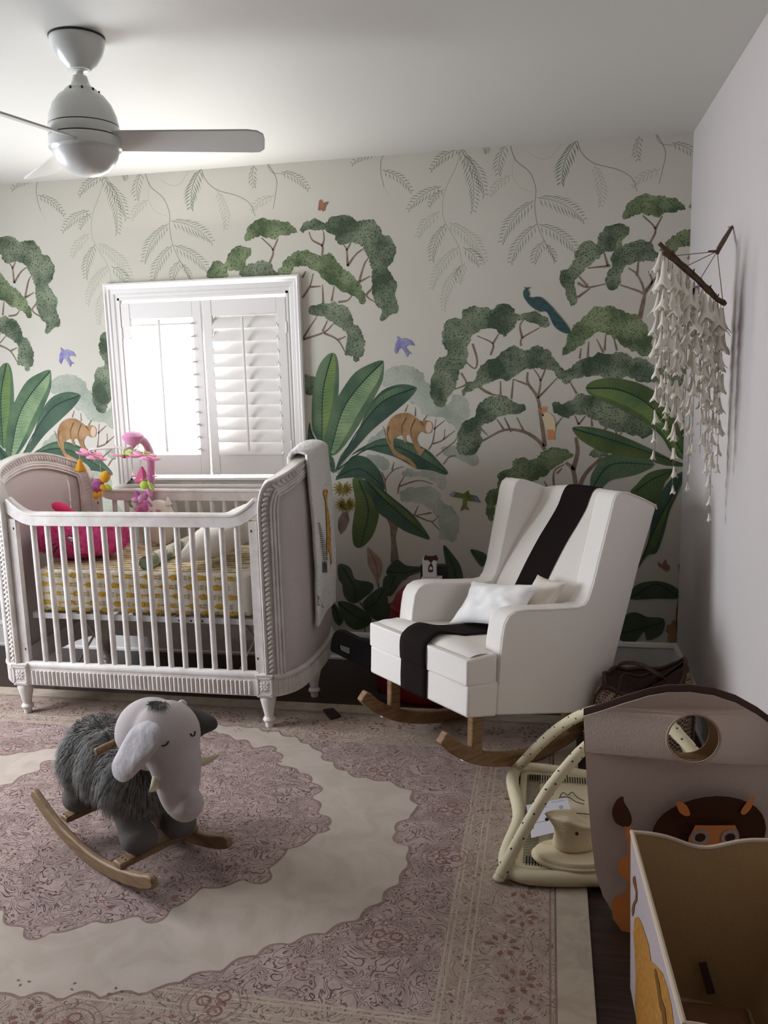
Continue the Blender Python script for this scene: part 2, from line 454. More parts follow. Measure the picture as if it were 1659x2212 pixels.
br([[(1030,700),(1060,640),(1080,490)],[(1060,660),(1130,630),(1140,560)],[(1065,560),(1140,500)],[(1130,630),(1210,570)],[(940,470),(940,410)],[(870,440),(890,390)],[(995,500),(1025,460)],
    [(1130,800),(1170,750),(1220,740)],[(1080,745),(1200,650),(1220,620)],[(820,1000),(830,940),(865,880)],[(830,950),(960,910),(1060,935)],[(740,1000),(735,910),(790,840),(860,815)],[(735,910),(710,850)],[(780,840),(795,780)],
    [(930,1150),(960,1080)],[(940,1150),(1050,1190),(1100,1150)],[(1050,1190),(1105,1250)],[(1050,1130),(940,1150)],[(745,620),(720,540)]], t3, 0.010, S2)
# --- the tree with the big arched canopy
a3 = (2.765, 400, 300); px1 = (1.0, 0, 0)
br([[(505,740),(525,665),(455,590)],[(525,665),(555,595)],[(818,695),(818,640),(760,605),(740,555)],[(818,640),(830,600),(825,550)],[(970,760),(965,665),(945,630)],[(965,665),(990,620)],[(970,760),(1020,690),(1075,650)],
    [(1040,850),(1070,750),(1095,710)],[(1040,855),(1105,820)],[(1120,890),(1085,940),(1170,995)],[(700,830),(720,790)],[(700,950),(745,880),(765,805)],[(745,885),(810,880)],
    [(825,980),(820,870)],[(875,970),(890,880)],[(915,975),(970,965),(1000,930)],[(700,1200),(735,1140),(785,1065)],[(820,1150),(850,1085)],[(700,1200),(830,1155),(885,1105)],[(830,1160),(910,1200),(960,1280)],[(915,1200),(960,1180)]], a3, 0.013, S3)
for pl, k in (([(528,520),(535,495),(550,478),(575,473),(605,478),(625,483),(641,498),(630,505),(610,508),(590,517),(570,510),(550,512),(540,517)], K_green),
           ([(648,495),(660,480),(680,473),(697,480),(700,495),(690,498),(670,495),(655,500)], K_dark),
           ([(600,592),(610,570),(630,550),(660,540),(690,553),(710,547),(728,565),(735,575),(755,590),(775,610),(790,640),(788,655),(775,652),(768,640),(745,632),(725,618),(700,605),(690,590),(665,577),(640,575),(625,592)], K_green),
           ([(697,492),(712,473),(735,464),(760,470),(775,478),(800,474),(820,490),(825,505),(845,515),(853,535),(852,560),(838,575),(842,590),(856,610),(853,640),(860,660),(857,675),(840,682),(828,695),(822,690),(824,670),(812,655),(803,620),(805,600),(798,560),(790,545),(780,530),(765,525),(745,525),(735,530),(722,510),(705,498)], K_dark),
           ([(449,600),(455,575),(470,563),(485,570),(490,560),(500,540),(520,532),(541,536),(540,550),(530,565),(528,578),(510,585),(492,583),(490,598)], K_green),
           ([(520,597),(530,575),(560,565),(580,565),(588,578),(598,597)], K_dark),
           ([(667,675),(675,660),(700,656),(730,655),(755,670),(762,695),(775,708),(786,730),(787,755),(775,778),(765,780),(762,770),(745,765),(750,740),(748,720),(735,708),(718,695),(700,685),(680,680)], K_dark)):
    paint(crinkle(T(pl, *px1), 0.010, 0.007, 0.012, seed=len(pl)), k, S3)
# --- the tree right of the monkey
c4 = (2.0507, 850, 250); c2 = (2.552, 850, 780)
br([[(1010,730),(990,600),(950,560)],[(1010,730),(1060,620),(1150,530)],[(990,600),(1015,500),(1005,420)]], c2, 0.026, S2, taper=0.6)
br([[(835,490),(800,440),(720,390),(610,380),(490,440)],[(835,470),(815,330),(795,205),(740,120),(740,60)]], c2, 0.022, S2)
br([[(480,370),(520,410)],[(610,380),(570,320)],[(650,390),(610,310)],[(720,390),(680,310)],[(795,205),(905,90)],[(740,130),(660,100)],[(795,205),(810,110),(775,45)],[(810,110),(840,40)],[(1010,180),(970,110)],[(885,370),(930,310)],
    [(885,710),(885,610),(940,570)],[(900,620),(930,590)],[(850,700),(830,660)],[(1020,350),(1000,300)],[(1020,350),(1060,300)],[(1095,360),(1090,310)],[(1240,420),(1260,390)],[(1240,430),(1220,370)],[(1160,380),(1200,350)],[(590,190),(590,110)],[(650,210),(660,100)],[(480,150),(560,190)]], c2, 0.012, S2)
br([[(565,1020),(570,985),(645,940)],[(570,985),(560,930),(580,900)],[(430,1060),(440,1010),(370,975)],[(440,1010),(470,960)],[(350,1010),(370,1080),(360,1120),(320,1090)],[(860,1070),(865,1000)],[(930,1050),(900,990)],[(935,1040),(940,970)],[(990,1040),(975,980)],[(825,1075),(830,1030)],
    [(370,1195),(420,1230),(480,1240)],[(300,1140),(320,1190),(240,1220)]], c4, 0.012, S2)
for pl, k, tr in (([(165,1190),(180,1130),(195,1080),(240,1060),(215,990),(230,920),(260,895),(300,900),(310,860),(360,845),(410,850),(430,860),(470,835),(510,835),(540,870),(560,885),(600,868),(650,880),(690,910),(690,930),(660,935),(610,915),(560,905),(520,950),(495,980),(470,960),(430,940),(400,945),(370,960),(345,980),(325,1040),(325,1090),(295,1130),(280,1180),(250,1240),(215,1290),(185,1280),(165,1240)], K_dark, c4),
           ([(305,1235),(320,1190),(360,1170),(380,1120),(420,1085),(460,1070),(490,1040),(540,1020),(580,1040),(640,1020),(690,1045),(710,1080),(740,1110),(770,1140),(775,1160),(760,1185),(735,1165),(700,1130),(650,1120),(590,1120),(540,1150),(500,1175),(460,1165),(410,1190),(370,1205),(330,1225)], K_dark, c4),
           ([(750,1150),(790,1110),(830,1080),(870,1070),(920,1050),(960,1060),(1010,1045),(1060,1070),(1120,1080),(1160,1110),(1330,1110),(1330,1200),(1160,1180),(1100,1180),(1040,1160),(960,1165),(900,1150),(860,1155),(800,1165),(765,1185)], K_dark, c4),
           ([(750,1060),(770,990),(800,930),(850,890),(880,855),(930,845),(985,850),(1020,870),(1080,885),(1110,920),(1140,980),(1145,1040),(1125,1070),(1070,1045),(1020,1020),(960,970),(900,960),(860,990),(810,1030)], K_green, c4),
           ([(355,500),(350,430),(365,370),(400,325),(445,310),(460,260),(500,210),(560,192),(620,195),(660,225),(710,240),(722,265),(700,290),(660,290),(600,300),(550,325),(510,345),(480,365),(485,430),(470,480),(430,520),(390,515)], K_dark, c2),
           ([(870,240),(900,228),(940,235),(980,215),(1010,185),(1060,185),(1110,200),(1200,230),(1290,260),(1370,320),(1420,370),(1400,420),(1330,410),(1260,390),(1180,370),(1120,330),(1060,300),(1000,295),(950,310),(900,290),(880,265)], K_dark, c2),
           ([(575,700),(580,630),(610,600),(655,595),(665,545),(710,530),(770,545),(840,490),(900,478),(950,490),(990,515),(960,540),(900,575),(850,620),(800,650),(740,670),(690,690),(640,720),(600,760),(560,800),(550,870),(520,870),(512,800),(515,730),(550,710)], K_green, c2),
           ([(1080,510),(1110,485),(1160,495),(1180,520),(1130,530),(1090,525)], K_dark, c2)):
    paint(crinkle(T(pl, *tr), 0.010, 0.007, 0.012, seed=len(pl)), k, S2)
# --- canopy parts next to the right corner (their twins are behind the window)
br([[(950,665),(930,600)],[(960,665),(860,675)],[(1095,900),(1112,790),(1080,705),(1040,675)]], c4, 0.013, (0,))
br([[(1085,900),(1110,800),(1145,740),(1130,690)],[(1110,790),(1080,775),(1005,750)],[(1078,710),(1085,640)],[(815,740),(860,760),(940,745)],[(860,755),(820,710)],[(815,805),(870,765)],[(1110,780),(1180,700),(1230,680)]], c4, 0.013, (0,))
for pl in ([(795,840),(775,820),(765,780),(740,740),(745,690),(780,670),(800,640),(820,580),(860,555),(900,580),(910,530),(950,490),(1010,480),(1025,500),(1010,530),(985,560),(985,590),(950,600),(905,620),(880,650),(850,680),(810,720),(800,760),(815,800)],
           [(940,740),(945,700),(970,670),(960,640),(985,600),(1040,570),(1100,550),(1130,580),(1160,600),(1155,640),(1100,640),(1040,660),(1005,700),(1005,750),(975,770),(950,765)]):
    paint(crinkle(T(pl, *c4), 0.010, 0.007, 0.012), K_dark, (0,))
# --- banana plant, right half visible beside the window, left half by the corner
LV = [  # outline, rib, colour, light half
 ([(215,510),(240,600),(300,680),(380,760),(380,860),(260,740),(205,700)], [(215,560),(300,720),(380,820)], K_l3, None),
 ([(390,860),(430,740),(530,610),(600,450),(660,350),(740,280),(850,252),(940,270),(940,300),(880,370),(760,470),(640,570),(540,680),(440,790)], [(935,280),(720,370),(540,580),(400,830)], K_l3, (K_l2, 1)),
 ([(320,700),(330,560),(370,420),(440,290),(530,170),(640,110),(705,90),(723,110),(715,220),(670,320),(600,450),(520,580),(430,700),(370,740)], [(718,100),(560,260),(440,440),(360,720)], K_l2, (K_lt, -1)),
 ([(300,670),(240,570),(232,430),(245,260),(280,130),(330,60),(370,38),(400,60),(415,150),(412,330),(385,450),(350,560),(320,650)], [(372,45),(310,300),(302,660)], K_l2, (K_l1, -1)),
 ([(510,900),(580,900),(640,980),(690,1100),(680,1200),(640,1300),(570,1365),(520,1350),(508,1250),(520,1150),(530,1050)], [(555,910),(620,1110),(570,1340)], K_l4, None),
 ([(600,900),(700,960),(800,1040),(900,1120),(980,1210),(1040,1310),(960,1290),(860,1250),(760,1180),(690,1130),(640,1030),(590,960)], [(610,920),(760,1070),(1030,1300)], K_l3, (K_l4, -1)),
 ([(395,900),(470,790),(520,740),(600,750),(660,800),(715,880),(725,985),(650,930),(560,890),(440,895)], [(400,885),(560,830),(700,930)], K_l3, None),
 ([(400,840),(520,720),(600,670),(700,625),(800,620),(900,650),(1020,700),(1100,780),(1160,850),(1140,870),(1050,840),(950,830),(880,790),(800,750),(700,720),(600,700),(500,740)], [(410,835),(620,690),(850,690),(1150,860)], K_l3, (K_l2, -1)),
]
def leafy(pl): 
    P = smoothpath([(x, y, 0) for x, y in pl], 3, True); return [(p.x, p.y) for p in P]
paint(T([(735,1150),(825,1200),(805,1300),(830,1470),(770,1470),(775,1330),(765,1220)], *t3), K_branch, S2)
for pl, rib, k, hf in LV:
    leaf(T(leafy(pl), *t3), T(rib, *t3), k, S3 if pl[0][0] < 400 else S2, hf)
for cx, cy, n, L in ((445,965,13,75),(465,1075,15,80)):
    for i in range(n):
        a = pi*0.15+i/(n-1)*pi*1.7-pi*0.5; ex, ey = cx+L*cos(a), cy+L*sin(a)*0.75
        dx, dy = -sin(a)*11, cos(a)*9
        paint(T([(cx,cy),((cx+ex)/2+dx,(cy+ey)/2+dy),(ex,ey),((cx+ex)/2-dx,(cy+ey)/2-dy)], *t3), K_yel, S2, 0)
paint(T([(440,1130),(480,1120),(490,1180),(465,1240),(430,1280),(412,1240),(410,1180)], *t3), K_branch, S2)
# lily, ground leaves
LG = [([(410,1490),(450,1480),(500,1510),(520,1570),(550,1590),(620,1600),(655,1625),(640,1670),(590,1710),(540,1745),(490,1740),(450,1690),(440,1620),(415,1580)], [(440,1500),(525,1640),(530,1740)]),
      ([(740,1530),(770,1480),(820,1450),(880,1490),(990,1500),(980,1530),(900,1560),(860,1590),(760,1560)], [(750,1530),(860,1540),(980,1510)]),
      ([(735,1560),(860,1560),(830,1620),(770,1700),(720,1660)], [(800,1560),(770,1640)]),
      ([(590,1790),(600,1720),(680,1650),(730,1640),(750,1700),(750,1800),(700,1860),(650,1850)], [(730,1650),(670,1740),(600,1790)]),
      ([(410,1740),(480,1740),(580,1790),(640,1850),(620,1900),(540,1930),(470,1890),(440,1820)], [(415,1745),(520,1830),(620,1880)]),
      ([(370,1740),(430,1800),(450,1860),(420,1900),(380,1850)], [(375,1745),(430,1880)]),
      ([(1130,1350),(1200,1420),(1250,1500),(1260,1600),(1160,1600),(1150,1500)], [(1135,1355),(1200,1500),(1220,1590)]),
      ([(1315,1380),(1390,1395),(1430,1430),(1400,1500),(1350,1450)], [(1318,1382),(1400,1470)]),
      ([(1255,1700),(1300,1600),(1420,1560),(1560,1620),(1600,1760),(1500,1830),(1380,1850)], [(1260,1700),(1420,1700),(1560,1760)]),
      ([(700,1900),(720,1780),(850,1720),(960,1790),(940,1930),(800,1960)], [(705,1900),(850,1820),(950,1860)])]
K_g1 = mm('mural_ground_leaf', rgb(70,84,66), 0.75, 0.2, col2=rgb(88,98,78), nscale=7)
for pl, rib in LG: leaf(T(leafy(pl), *t3), T(rib, *t3), K_g1, S2)
br([[(688,1610),(690,1650)],[(560,1740),(600,1800)],[(590,1900),(600,1960)],[(575,1760),(600,1720)]], t3, 0.008, S2, K_g1)
paint(T(leafy([(615,1365),(660,1400),(705,1450),(715,1510),(690,1590),(680,1625),(660,1560),(620,1490),(612,1420)]), *t3), K_pink, S2)
stroke(T([(630,1390),(670,1480),(682,1560)], *t3), 0.004, 0.003, K_monkd, S2)
# leaves at the right corner
LF = [([(1060,150),(1080,120),(1130,100),(1220,95),(1330,115),(1430,160),(1500,230),(1560,330),(1600,450),(1640,560),(1590,540),(1530,500),(1480,420),(1400,350),(1300,290),(1180,230),(1090,190)], [(1062,150),(1250,160),(1440,270),(1600,520)], K_l4, (K_l1, 1)),
      ([(1310,730),(1340,680),(1400,620),(1480,595),(1560,600),(1500,660),(1480,720),(1440,790)], [(1330,720),(1430,650),(1540,605)], K_l4, None),
      ([(1090,730),(1085,650),(1110,590),(1160,530),(1240,510),(1350,530),(1440,570),(1350,620),(1270,640),(1190,660),(1130,720)], [(1095,700),(1200,570),(1430,570)], K_l2, None),
      ([(985,370),(1010,360),(1100,365),(1200,390),(1300,430),(1430,490),(1550,550),(1640,580),(1500,575),(1380,540),(1250,520),(1130,490),(1040,440),(1000,400)], [(990,372),(1250,450),(1620,575)], K_l4, (K_l2, -1)),
      ([(1340,1150),(1400,1000),(1430,850),(1480,720),(1540,640),(1610,610),(1570,720),(1520,830),(1490,950),(1450,1055),(1400,1070)], [(1370,1090),(1470,860),(1600,630)], K_l3, (K_l4, 1))]
for pl, rib, k, hf in LF: leaf(T(leafy(pl), *c2), T(rib, *c2), k, (0,), hf)
for pl, rib in (([(1300,1310),(1330,1240),(1400,1215),(1480,1215),(1560,1250),(1580,1305),(1450,1308)], [(1320,1300),(1450,1230),(1570,1300)]),
                ([(1250,1490),(1280,1400),(1340,1385),(1400,1410),(1490,1420),(1480,1500),(1400,1540),(1380,1490),(1330,1550),(1255,1540)], [(1260,1500),(1380,1470),(1480,1440)])):
    leaf(T(leafy(pl), *c2), T(rib, *c2), K_g1, (0,))
paint(crinkle(T([(1510,1480),(1530,1440),(1575,1440),(1590,1500),(1570,1550),(1520,1540)], *c2)), K_monk, (0,))
stroke(T([(1575,1120),(1580,1250),(1560,1400),(1565,1500)], *c2), 0.008, 0.006, K_monkd, (0,))
# --- animals
mk = [(740,600),(745,540),(780,480),(830,452),(890,450),(940,480),(975,505),(1010,498),(1045,510),(1055,540),(1045,580),(1010,588),(980,575),(955,600),(950,640),(980,690),(1005,690),(975,740),(955,720),(920,650),(900,600),(870,605),(880,650),(860,640),(845,600),(800,620),(790,660),(810,710),(900,760),(945,810),(940,830),(880,780),(800,740),(770,690),(745,640)]
paint(T(leafy(mk), *t3), K_monk, S2)
for l in ([(880,480),(850,540),(850,600)],[(940,490),(910,560),(915,620)],[(760,540),(750,600),(770,660)],[(975,505),(1000,540)]):
    stroke(T(l, *t3), 0.009, 0.003, K_monkd, S2)
paint(T(leafy([(1022,512),(1045,512),(1055,540),(1045,578),(1020,582),(1010,550)]), *t3), K_face, S2)
paint(T([(1265,1175),(1285,1195),(1310,1190),(1350,1205),(1370,1235),(1335,1230),(1315,1240),(1330,1265),(1355,1285),(1335,1280),(1325,1305),(1312,1275),(1290,1245),(1275,1255),(1262,1285),(1250,1270),(1255,1225),(1270,1200)], *a3), K_blue, S2)
paint(T([(1170,1005),(1200,985),(1270,1000),(1300,975),(1310,1005),(1360,1015),(1390,1060),(1340,1050),(1295,1045),(1290,1080),(1310,1110),(1275,1100),(1245,1120),(1262,1070),(1265,1030),(1200,1020)], *t3), K_gb, S2)
for w in ([(1170,1005),(1200,985),(1215,1000),(1195,1018)],[(1345,1012),(1390,1060),(1345,1050)]): paint(T(w, *t3), K_blue, S2)
paint(T([(800,370),(810,362),(820,375),(824,390),(838,378),(855,375),(850,390),(838,402),(836,425),(822,435),(816,420),(805,430),(794,424),(798,395)], *a3), K_bfly, S2)
paint(T([(1455,1105),(1480,1120),(1500,1090),(1510,1120),(1525,1130),(1520,1150),(1500,1160),(1480,1140),(1460,1130)], *c2), K_bfly, (0,))
paint(T(leafy([(575,795),(578,772),(592,770),(602,785),(604,805),(650,803),(690,835),(730,880),(770,930),(785,962),(750,960),(710,930),(680,870),(650,868),(610,845),(588,820)]), *c4), K_teal, (0,))
for i in range(4): stroke(T([(590,772),(580+i*8,760)], *c4), 0.003, 0.005, K_teal, (0,))
br([[(625,860),(628,880)],[(640,862),(645,880)]], c4, 0.004, (0,))
paint(T(leafy([(818,300),(830,282),(855,285),(882,310),(892,350),(890,385),(878,395),(845,380),(830,345)]), *c2), K_cock, (0,))
paint(T([(850,375),(885,380),(888,430),(850,432)], *c2), K_org, (0,))
for i in range(5):
    a = radians(70+i*24); stroke(T([(832,286),(832+40*cos(a), 284-36*abs(sin(a)))], *c2), 0.004, 0.0055, K_org, (0,))
paint(T([(818,292),(830,292),(828,305),(820,304)], *c2), K_vein, (0,))
struct(wall.build('wall_back', [None and 0 or m for m in MU], smooth=False))

# ---- baseboards
def baseboard(name, a, c, nrm):
    b = MB(); a = Vector(a); c = Vector(c); n = Vector(nrm)
    prof = [(0, 0), (0.022, 0), (0.022, 0.012), (0.014, 0.02), (0.014, 0.125), (0.018, 0.135), (0.012, 0.15), (0.004, 0.158), (0, 0.158)]
    vs = [p+n*q[0]+Vector((0, 0, q[1])) for p in (a, c) for q in prof]; k = len(prof)
    b.add(vs, [(i, i+1, k+i+1, k+i) for i in range(k-1)]+[tuple(range(k)), tuple(range(k, 2*k))[::-1]])
    return struct(b.build(name, M_white, smooth=False))
baseboard('baseboard_back', (XL, -0.0, 0), (0, -0.0, 0), (0, -1, 0))
baseboard('baseboard_right', (0, 0, 0), (0, YF, 0), (-1, 0, 0))
baseboard('baseboard_left', (XL, 0, 0), (XL, YF, 0), (1, 0, 0))

# ---- window with plantation shutters
win = bpy.data.objects.new('window_1', None); C.objects.link(win); win['kind'] = 'structure'; win.location = (-2.54, 0, 0.98)
win_off = Matrix.Translation((2.54, 0, -0.98))
def wpart(b, name, m, parent=win, **k):
    b.v = [(x+2.54, y, z-0.98) for (x, y, z) in b.v]
    return b.build(name, m, parent, **k)
TX0, TX1, TZ0, TZ1 = -3.108, -1.975, 0.985, 2.130
b = MB()   # mitred moulded casing
prof = [(0.0, 0.0), (0.0, 0.034), (0.010, 0.038), (0.018, 0.030), (0.030, 0.030), (0.036, 0.024), (0.055, 0.022), (0.062, 0.016), (0.082, 0.014), (0.088, 0.0)]
cn = [(TX0, TZ0-0.02, 1, 1), (TX1, TZ0-0.02, -1, 1), (TX1, TZ1, -1, -1), (TX0, TZ1, 1, -1)]
k = len(prof)
vs = [(x+sx*q[0], -q[1]-0.001, z+sz*q[0]) for (x, z, sx, sz) in cn for q in prof]
b.add(vs, [(i*k+j, i*k+j+1, ((i+1) % 4)*k+j+1, ((i+1) % 4)*k+j) for i in (1, 2, 3) for j in range(k-1)])
wpart(b, 'window_frame', M_white, smooth=False)
b = MB(); b.box((-2.5415, -0.020, 0.997), (1.19, 0.050, 0.022)); b.box((-2.5415, -0.014, 0.972), (1.15, 0.030, 0.028))
wpart(b, 'window_sill', M_white, bevel=0.006)
b = MB()  # reveal lining
for (c_, d_) in (((WX0+0.006, 0.06, 1.54), (0.012, 0.16, 1.02)), ((WX1-0.006, 0.06, 1.54), (0.012, 0.16, 1.02)), ((-2.54, 0.06, WZ1-0.006), (0.99, 0.16, 0.012)), ((-2.54, 0.06, WZ0+0.006), (0.99, 0.16, 0.012))):
    b.box(c_, d_)
wpart(b, 'jamb_liner', M_white, smooth=False)
M_glass = bpy.data.materials.new('window_glass'); M_glass.use_nodes = True
_n = M_glass.node_tree; _n.nodes.clear(); _o = _n.nodes.new('ShaderNodeOutputMaterial')
_t = _n.nodes.new('ShaderNodeBsdfTransparent'); _g = _n.nodes.new('ShaderNodeBsdfGlossy'); _g.inputs['Roughness'].default_value = 0.02
_x = _n.nodes.new('ShaderNodeMixShader'); _x.inputs[0].default_value = 0.06
_n.links.new(_t.outputs[0], _x.inputs[1]); _n.links.new(_g.outputs[0], _x.inputs[2]); _n.links.new(_x.outputs[0], _o.inputs[0])
b = MB(); b.box((-2.54, 0.125, 1.54), (0.97, 0.004, 1.0)); wpart(b, 'window_pane', M_glass, smooth=False)
def shutter(x0, x1, tilt, nl):
    z0, z1 = WZ0+0.030, WZ1-0.030; y = -0.004; th = 0.028; st = 0.052; tr = 0.085; brl = 0.115
    b = MB()
    for x in (x0+st/2, x1-st/2): b.box((x, y, (z0+z1)/2), (st, th, z1-z0))
    b.box(((x0+x1)/2, y, z1-tr/2), (x1-x0-2*st, th*0.9, tr)); b.box(((x0+x1)/2, y, z0+brl/2), (x1-x0-2*st, th*0.9, brl))
    pan = wpart(b, 'shutter_panel', M_white, bevel=0.003)
    za, zb = z0+brl, z1-tr; L = zb-za; pitch = L/nl
    for i in range(nl):
        b = MB(); zc = za+pitch*(i+0.5); a = radians(tilt[0]+(tilt[1]-tilt[0])*i/(nl-1))
        w = 0.086; n = 12; cr = []
        for j in range(n):      # elliptical blade section
            t = 2*pi*j/n; u = cos(t)*w/2; v = sin(t)*0.0055
            cr.append((u*cos(a)-v*sin(a), u*sin(a)+v*cos(a)))   # +u outward and up
        xs = (x0+st+0.002, x1-st-0.002)
        vs = [(x, y+q[0], zc+q[1]) for x in xs for q in cr]
        b.add(vs, [(j, (j+1) % n, n+(j+1) % n, n+j) for j in range(n)]+[tuple(range(n)), tuple(range(n, 2*n))[::-1]])
        wpart(b, 'louver', M_white, pan)
    b = MB(); b.box(((x0+x1)/2, -0.050, (za+zb)/2+0.004), (0.012, 0.010, L-0.03))
    wpart(b, 'tilt_rod', M_white, pan, bevel=0.003)
    for zz in (z1-0.16, z0+0.16):
        b = MB(); xh = x0-0.002 if x0 < -2.7 else x1+0.002
        b.tube([(xh, -0.020, zz-0.03), (xh, -0.020, zz+0.03)], 0.005); wpart(b, 'hinge', M_white, pan)
    return pan
shutter(WX0+0.016, -2.5445, (9, 9), 11)
shutter(-2.5355, WX1-0.016, (57, 57), 11)

# ------------------------------------------------------------------ rug
def rugmat(name, c1, c2, sc, bump=0.5, bs=60, dark=None):
    m = bpy.data.materials.new(name); m.use_nodes = True; nt = m.node_tree; b = nt.nodes['Principled BSDF']
    b.inputs['Roughness'].default_value = 0.95; b.inputs['Specular IOR Level'].default_value = 0.1
    tc = nt.nodes.new('ShaderNodeTexCoord')
    n = nt.nodes.new('ShaderNodeTexNoise'); n.inputs['Scale'].default_value = sc; n.inputs['Detail'].default_value = 4; n.inputs['Distortion'].default_value = 1.6
    nt.links.new(tc.outputs['Object'], n.inputs['Vector'])
    r = nt.nodes.new('ShaderNodeValToRGB'); r.color_ramp.elements[0].position = 0.38; r.color_ramp.elements[1].position = 0.6
    r.color_ramp.elements[0].color = c2; r.color_ramp.elements[1].color = c1
    nt.links.new(n.outputs[0], r.inputs[0]); col = r.outputs[0]; hgt = n.outputs[0]
    if dark:
        # carved scroll lines: narrow bands of a distorted noise
        n2 = nt.nodes.new('ShaderNodeTexNoise'); n2.inputs['Scale'].default_value = 11; n2.inputs['Detail'].default_value = 1.5; n2.inputs['Distortion'].default_value = 2.2
        nt.links.new(tc.outputs['Object'], n2.inputs['Vector'])
        s1 = nt.nodes.new('ShaderNodeMath'); s1.operation = 'MULTIPLY'; s1.inputs[1].default_value = 9.0
        s2 = nt.nodes.new('ShaderNodeMath'); s2.operation = 'FRACT'
        s3 = nt.nodes.new('ShaderNodeMath'); s3.operation = 'SUBTRACT'; s3.inputs[1].default_value = 0.5
        s4 = nt.nodes.new('ShaderNodeMath'); s4.operation = 'ABSOLUTE'
        s5 = nt.nodes.new('ShaderNodeMapRange'); s5.inputs['From Min'].default_value = 0.0; s5.inputs['From Max'].default_value = 0.13
        nt.links.new(n2.outputs[0], s1.inputs[0]); nt.links.new(s1.outputs[0], s2.inputs[0]); nt.links.new(s2.outputs[0], s3.inputs[0]); nt.links.new(s3.outputs[0], s4.inputs[0]); nt.links.new(s4.outputs[0], s5.inputs['Value'])
        mx = nt.nodes.new('ShaderNodeMixRGB'); mx.inputs[1].default_value = dark
        fa = nt.nodes.new('ShaderNodeMapRange'); fa.inputs['To Min'].default_value = 0.45; nt.links.new(s5.outputs[0], fa.inputs['Value'])
        nt.links.new(fa.outputs[0], mx.inputs[0]); nt.links.new(col, mx.inputs[2]); col = mx.outputs[0]
        hgt = s5.outputs[0]
        # little dark blossoms
        v = nt.nodes.new('ShaderNodeTexVoronoi'); v.inputs['Scale'].default_value = 9.0; nt.links.new(tc.outputs['Object'], v.inputs['Vector'])
        n3 = nt.nodes.new('ShaderNodeTexNoise'); n3.inputs['Scale'].default_value = 45; nt.links.new(tc.outputs['Object'], n3.inputs['Vector'])
        ad = nt.nodes.new('ShaderNodeMath'); ad.operation = 'MULTIPLY_ADD'; ad.inputs[1].default_value = 0.30
        nt.links.new(n3.outputs[0], ad.inputs[0]); nt.links.new(v.outputs['Distance'], ad.inputs[2])
        lt = nt.nodes.new('ShaderNodeMath'); lt.operation = 'LESS_THAN'; lt.inputs[1].default_value = 0.225
        nt.links.new(ad.outputs[0], lt.inputs[0])
        m2 = nt.nodes.new('ShaderNodeMixRGB'); m2.inputs[2].default_value = rgb(150, 112, 108)
        nt.links.new(lt.outputs[0], m2.inputs[0]); nt.links.new(col, m2.inputs[1]); col = m2.outputs[0]
    nt.links.new(col, b.inputs['Base Color'])
    fz = nt.nodes.new('ShaderNodeTexNoise'); fz.inputs['Scale'].default_value = 420; nt.links.new(tc.outputs['Object'], fz.inputs['Vector'])
    sm = nt.nodes.new('ShaderNodeMath'); sm.operation = 'MULTIPLY_ADD'; sm.inputs[1].default_value = 0.25
    nt.links.new(fz.outputs[0], sm.inputs[0]); nt.links.new(hgt, sm.inputs[2])
    bp = nt.nodes.new('ShaderNodeBump'); bp.inputs['Strength'].default_value = bump; bp.inputs['Distance'].default_value = 0.012
    nt.links.new(sm.outputs[0], bp.inputs['Height']); nt.links.new(bp.outputs[0], b.inputs['Normal'])
    return m
R_field = rugmat('rug_field', rgb(186,174,163), rgb(176,164,152), 6, 0.22)
R_pink = rugmat('rug_carved_pink', rgb(182,160,154), rgb(164,143,137), 9, 1.0, dark=rgb(134,112,106))
R_line = rugmat('rug_outline', rgb(142,120,112), rgb(130,108,102), 20, 0.4)
R_bord = rugmat('rug_border', rgb(178,160,148), rgb(164,146,134), 14, 0.7, dark=rgb(138,118,108))
R_rose = rugmat('rug_rosette', rgb(138,102,94), rgb(122,88,82), 30, 0.4)
R_edge = rugmat('rug_edge', rgb(178,165,148), rgb(166,153,137), 10, 0.25)
RX1, RY1, RYB = -0.545, -0.68, -3.02; RCX, RCY = -2.17, -1.84; RX0 = 2*RCX-RX1
RZ = 0.010
rug = MB()
rug.box(((RX0+RX1)/2, (RY1+RYB)/2, RZ/2), (RX1-RX0, RY1-RYB, RZ), 5)
rl = [0]
def rp(poly, mi, up=0.0):
    rl[0] += 1; z = RZ+0.000006*rl[0]+up
    tr = tessellate_polygon([[Vector((p[0], p[1], 0)) for p in poly]])
    rug.add([(p[0], p[1], z) for p in poly], [tuple(t) for t in tr], mi)
def rect(x0, y0, x1, y1): return [(x0, y0), (x1, y0), (x1, y1), (x0, y1)]
def inset_rect(d): return rect(RX0+d, RYB+d, RX1-d, RY1-d)
rp(inset_rect(0.095), 4-1+0 if False else 3)
for d in (0.095, 0.11, 0.325, 0.345, 0.385, 0.40):    # thin guard lines
    a = inset_rect(d); c = inset_rect(d+0.006)
    rl[0] += 1; z = RZ+0.000006*rl[0]
    rug.add([(p[0], p[1], z) for p in a]+[(p[0], p[1], z) for p in c], [(i, (i+1) % 4, 4+(i+1) % 4, 4+i) for i in range(4)], 2 if d < 0.2 else 5)
rp(inset_rect(0.41), 1)
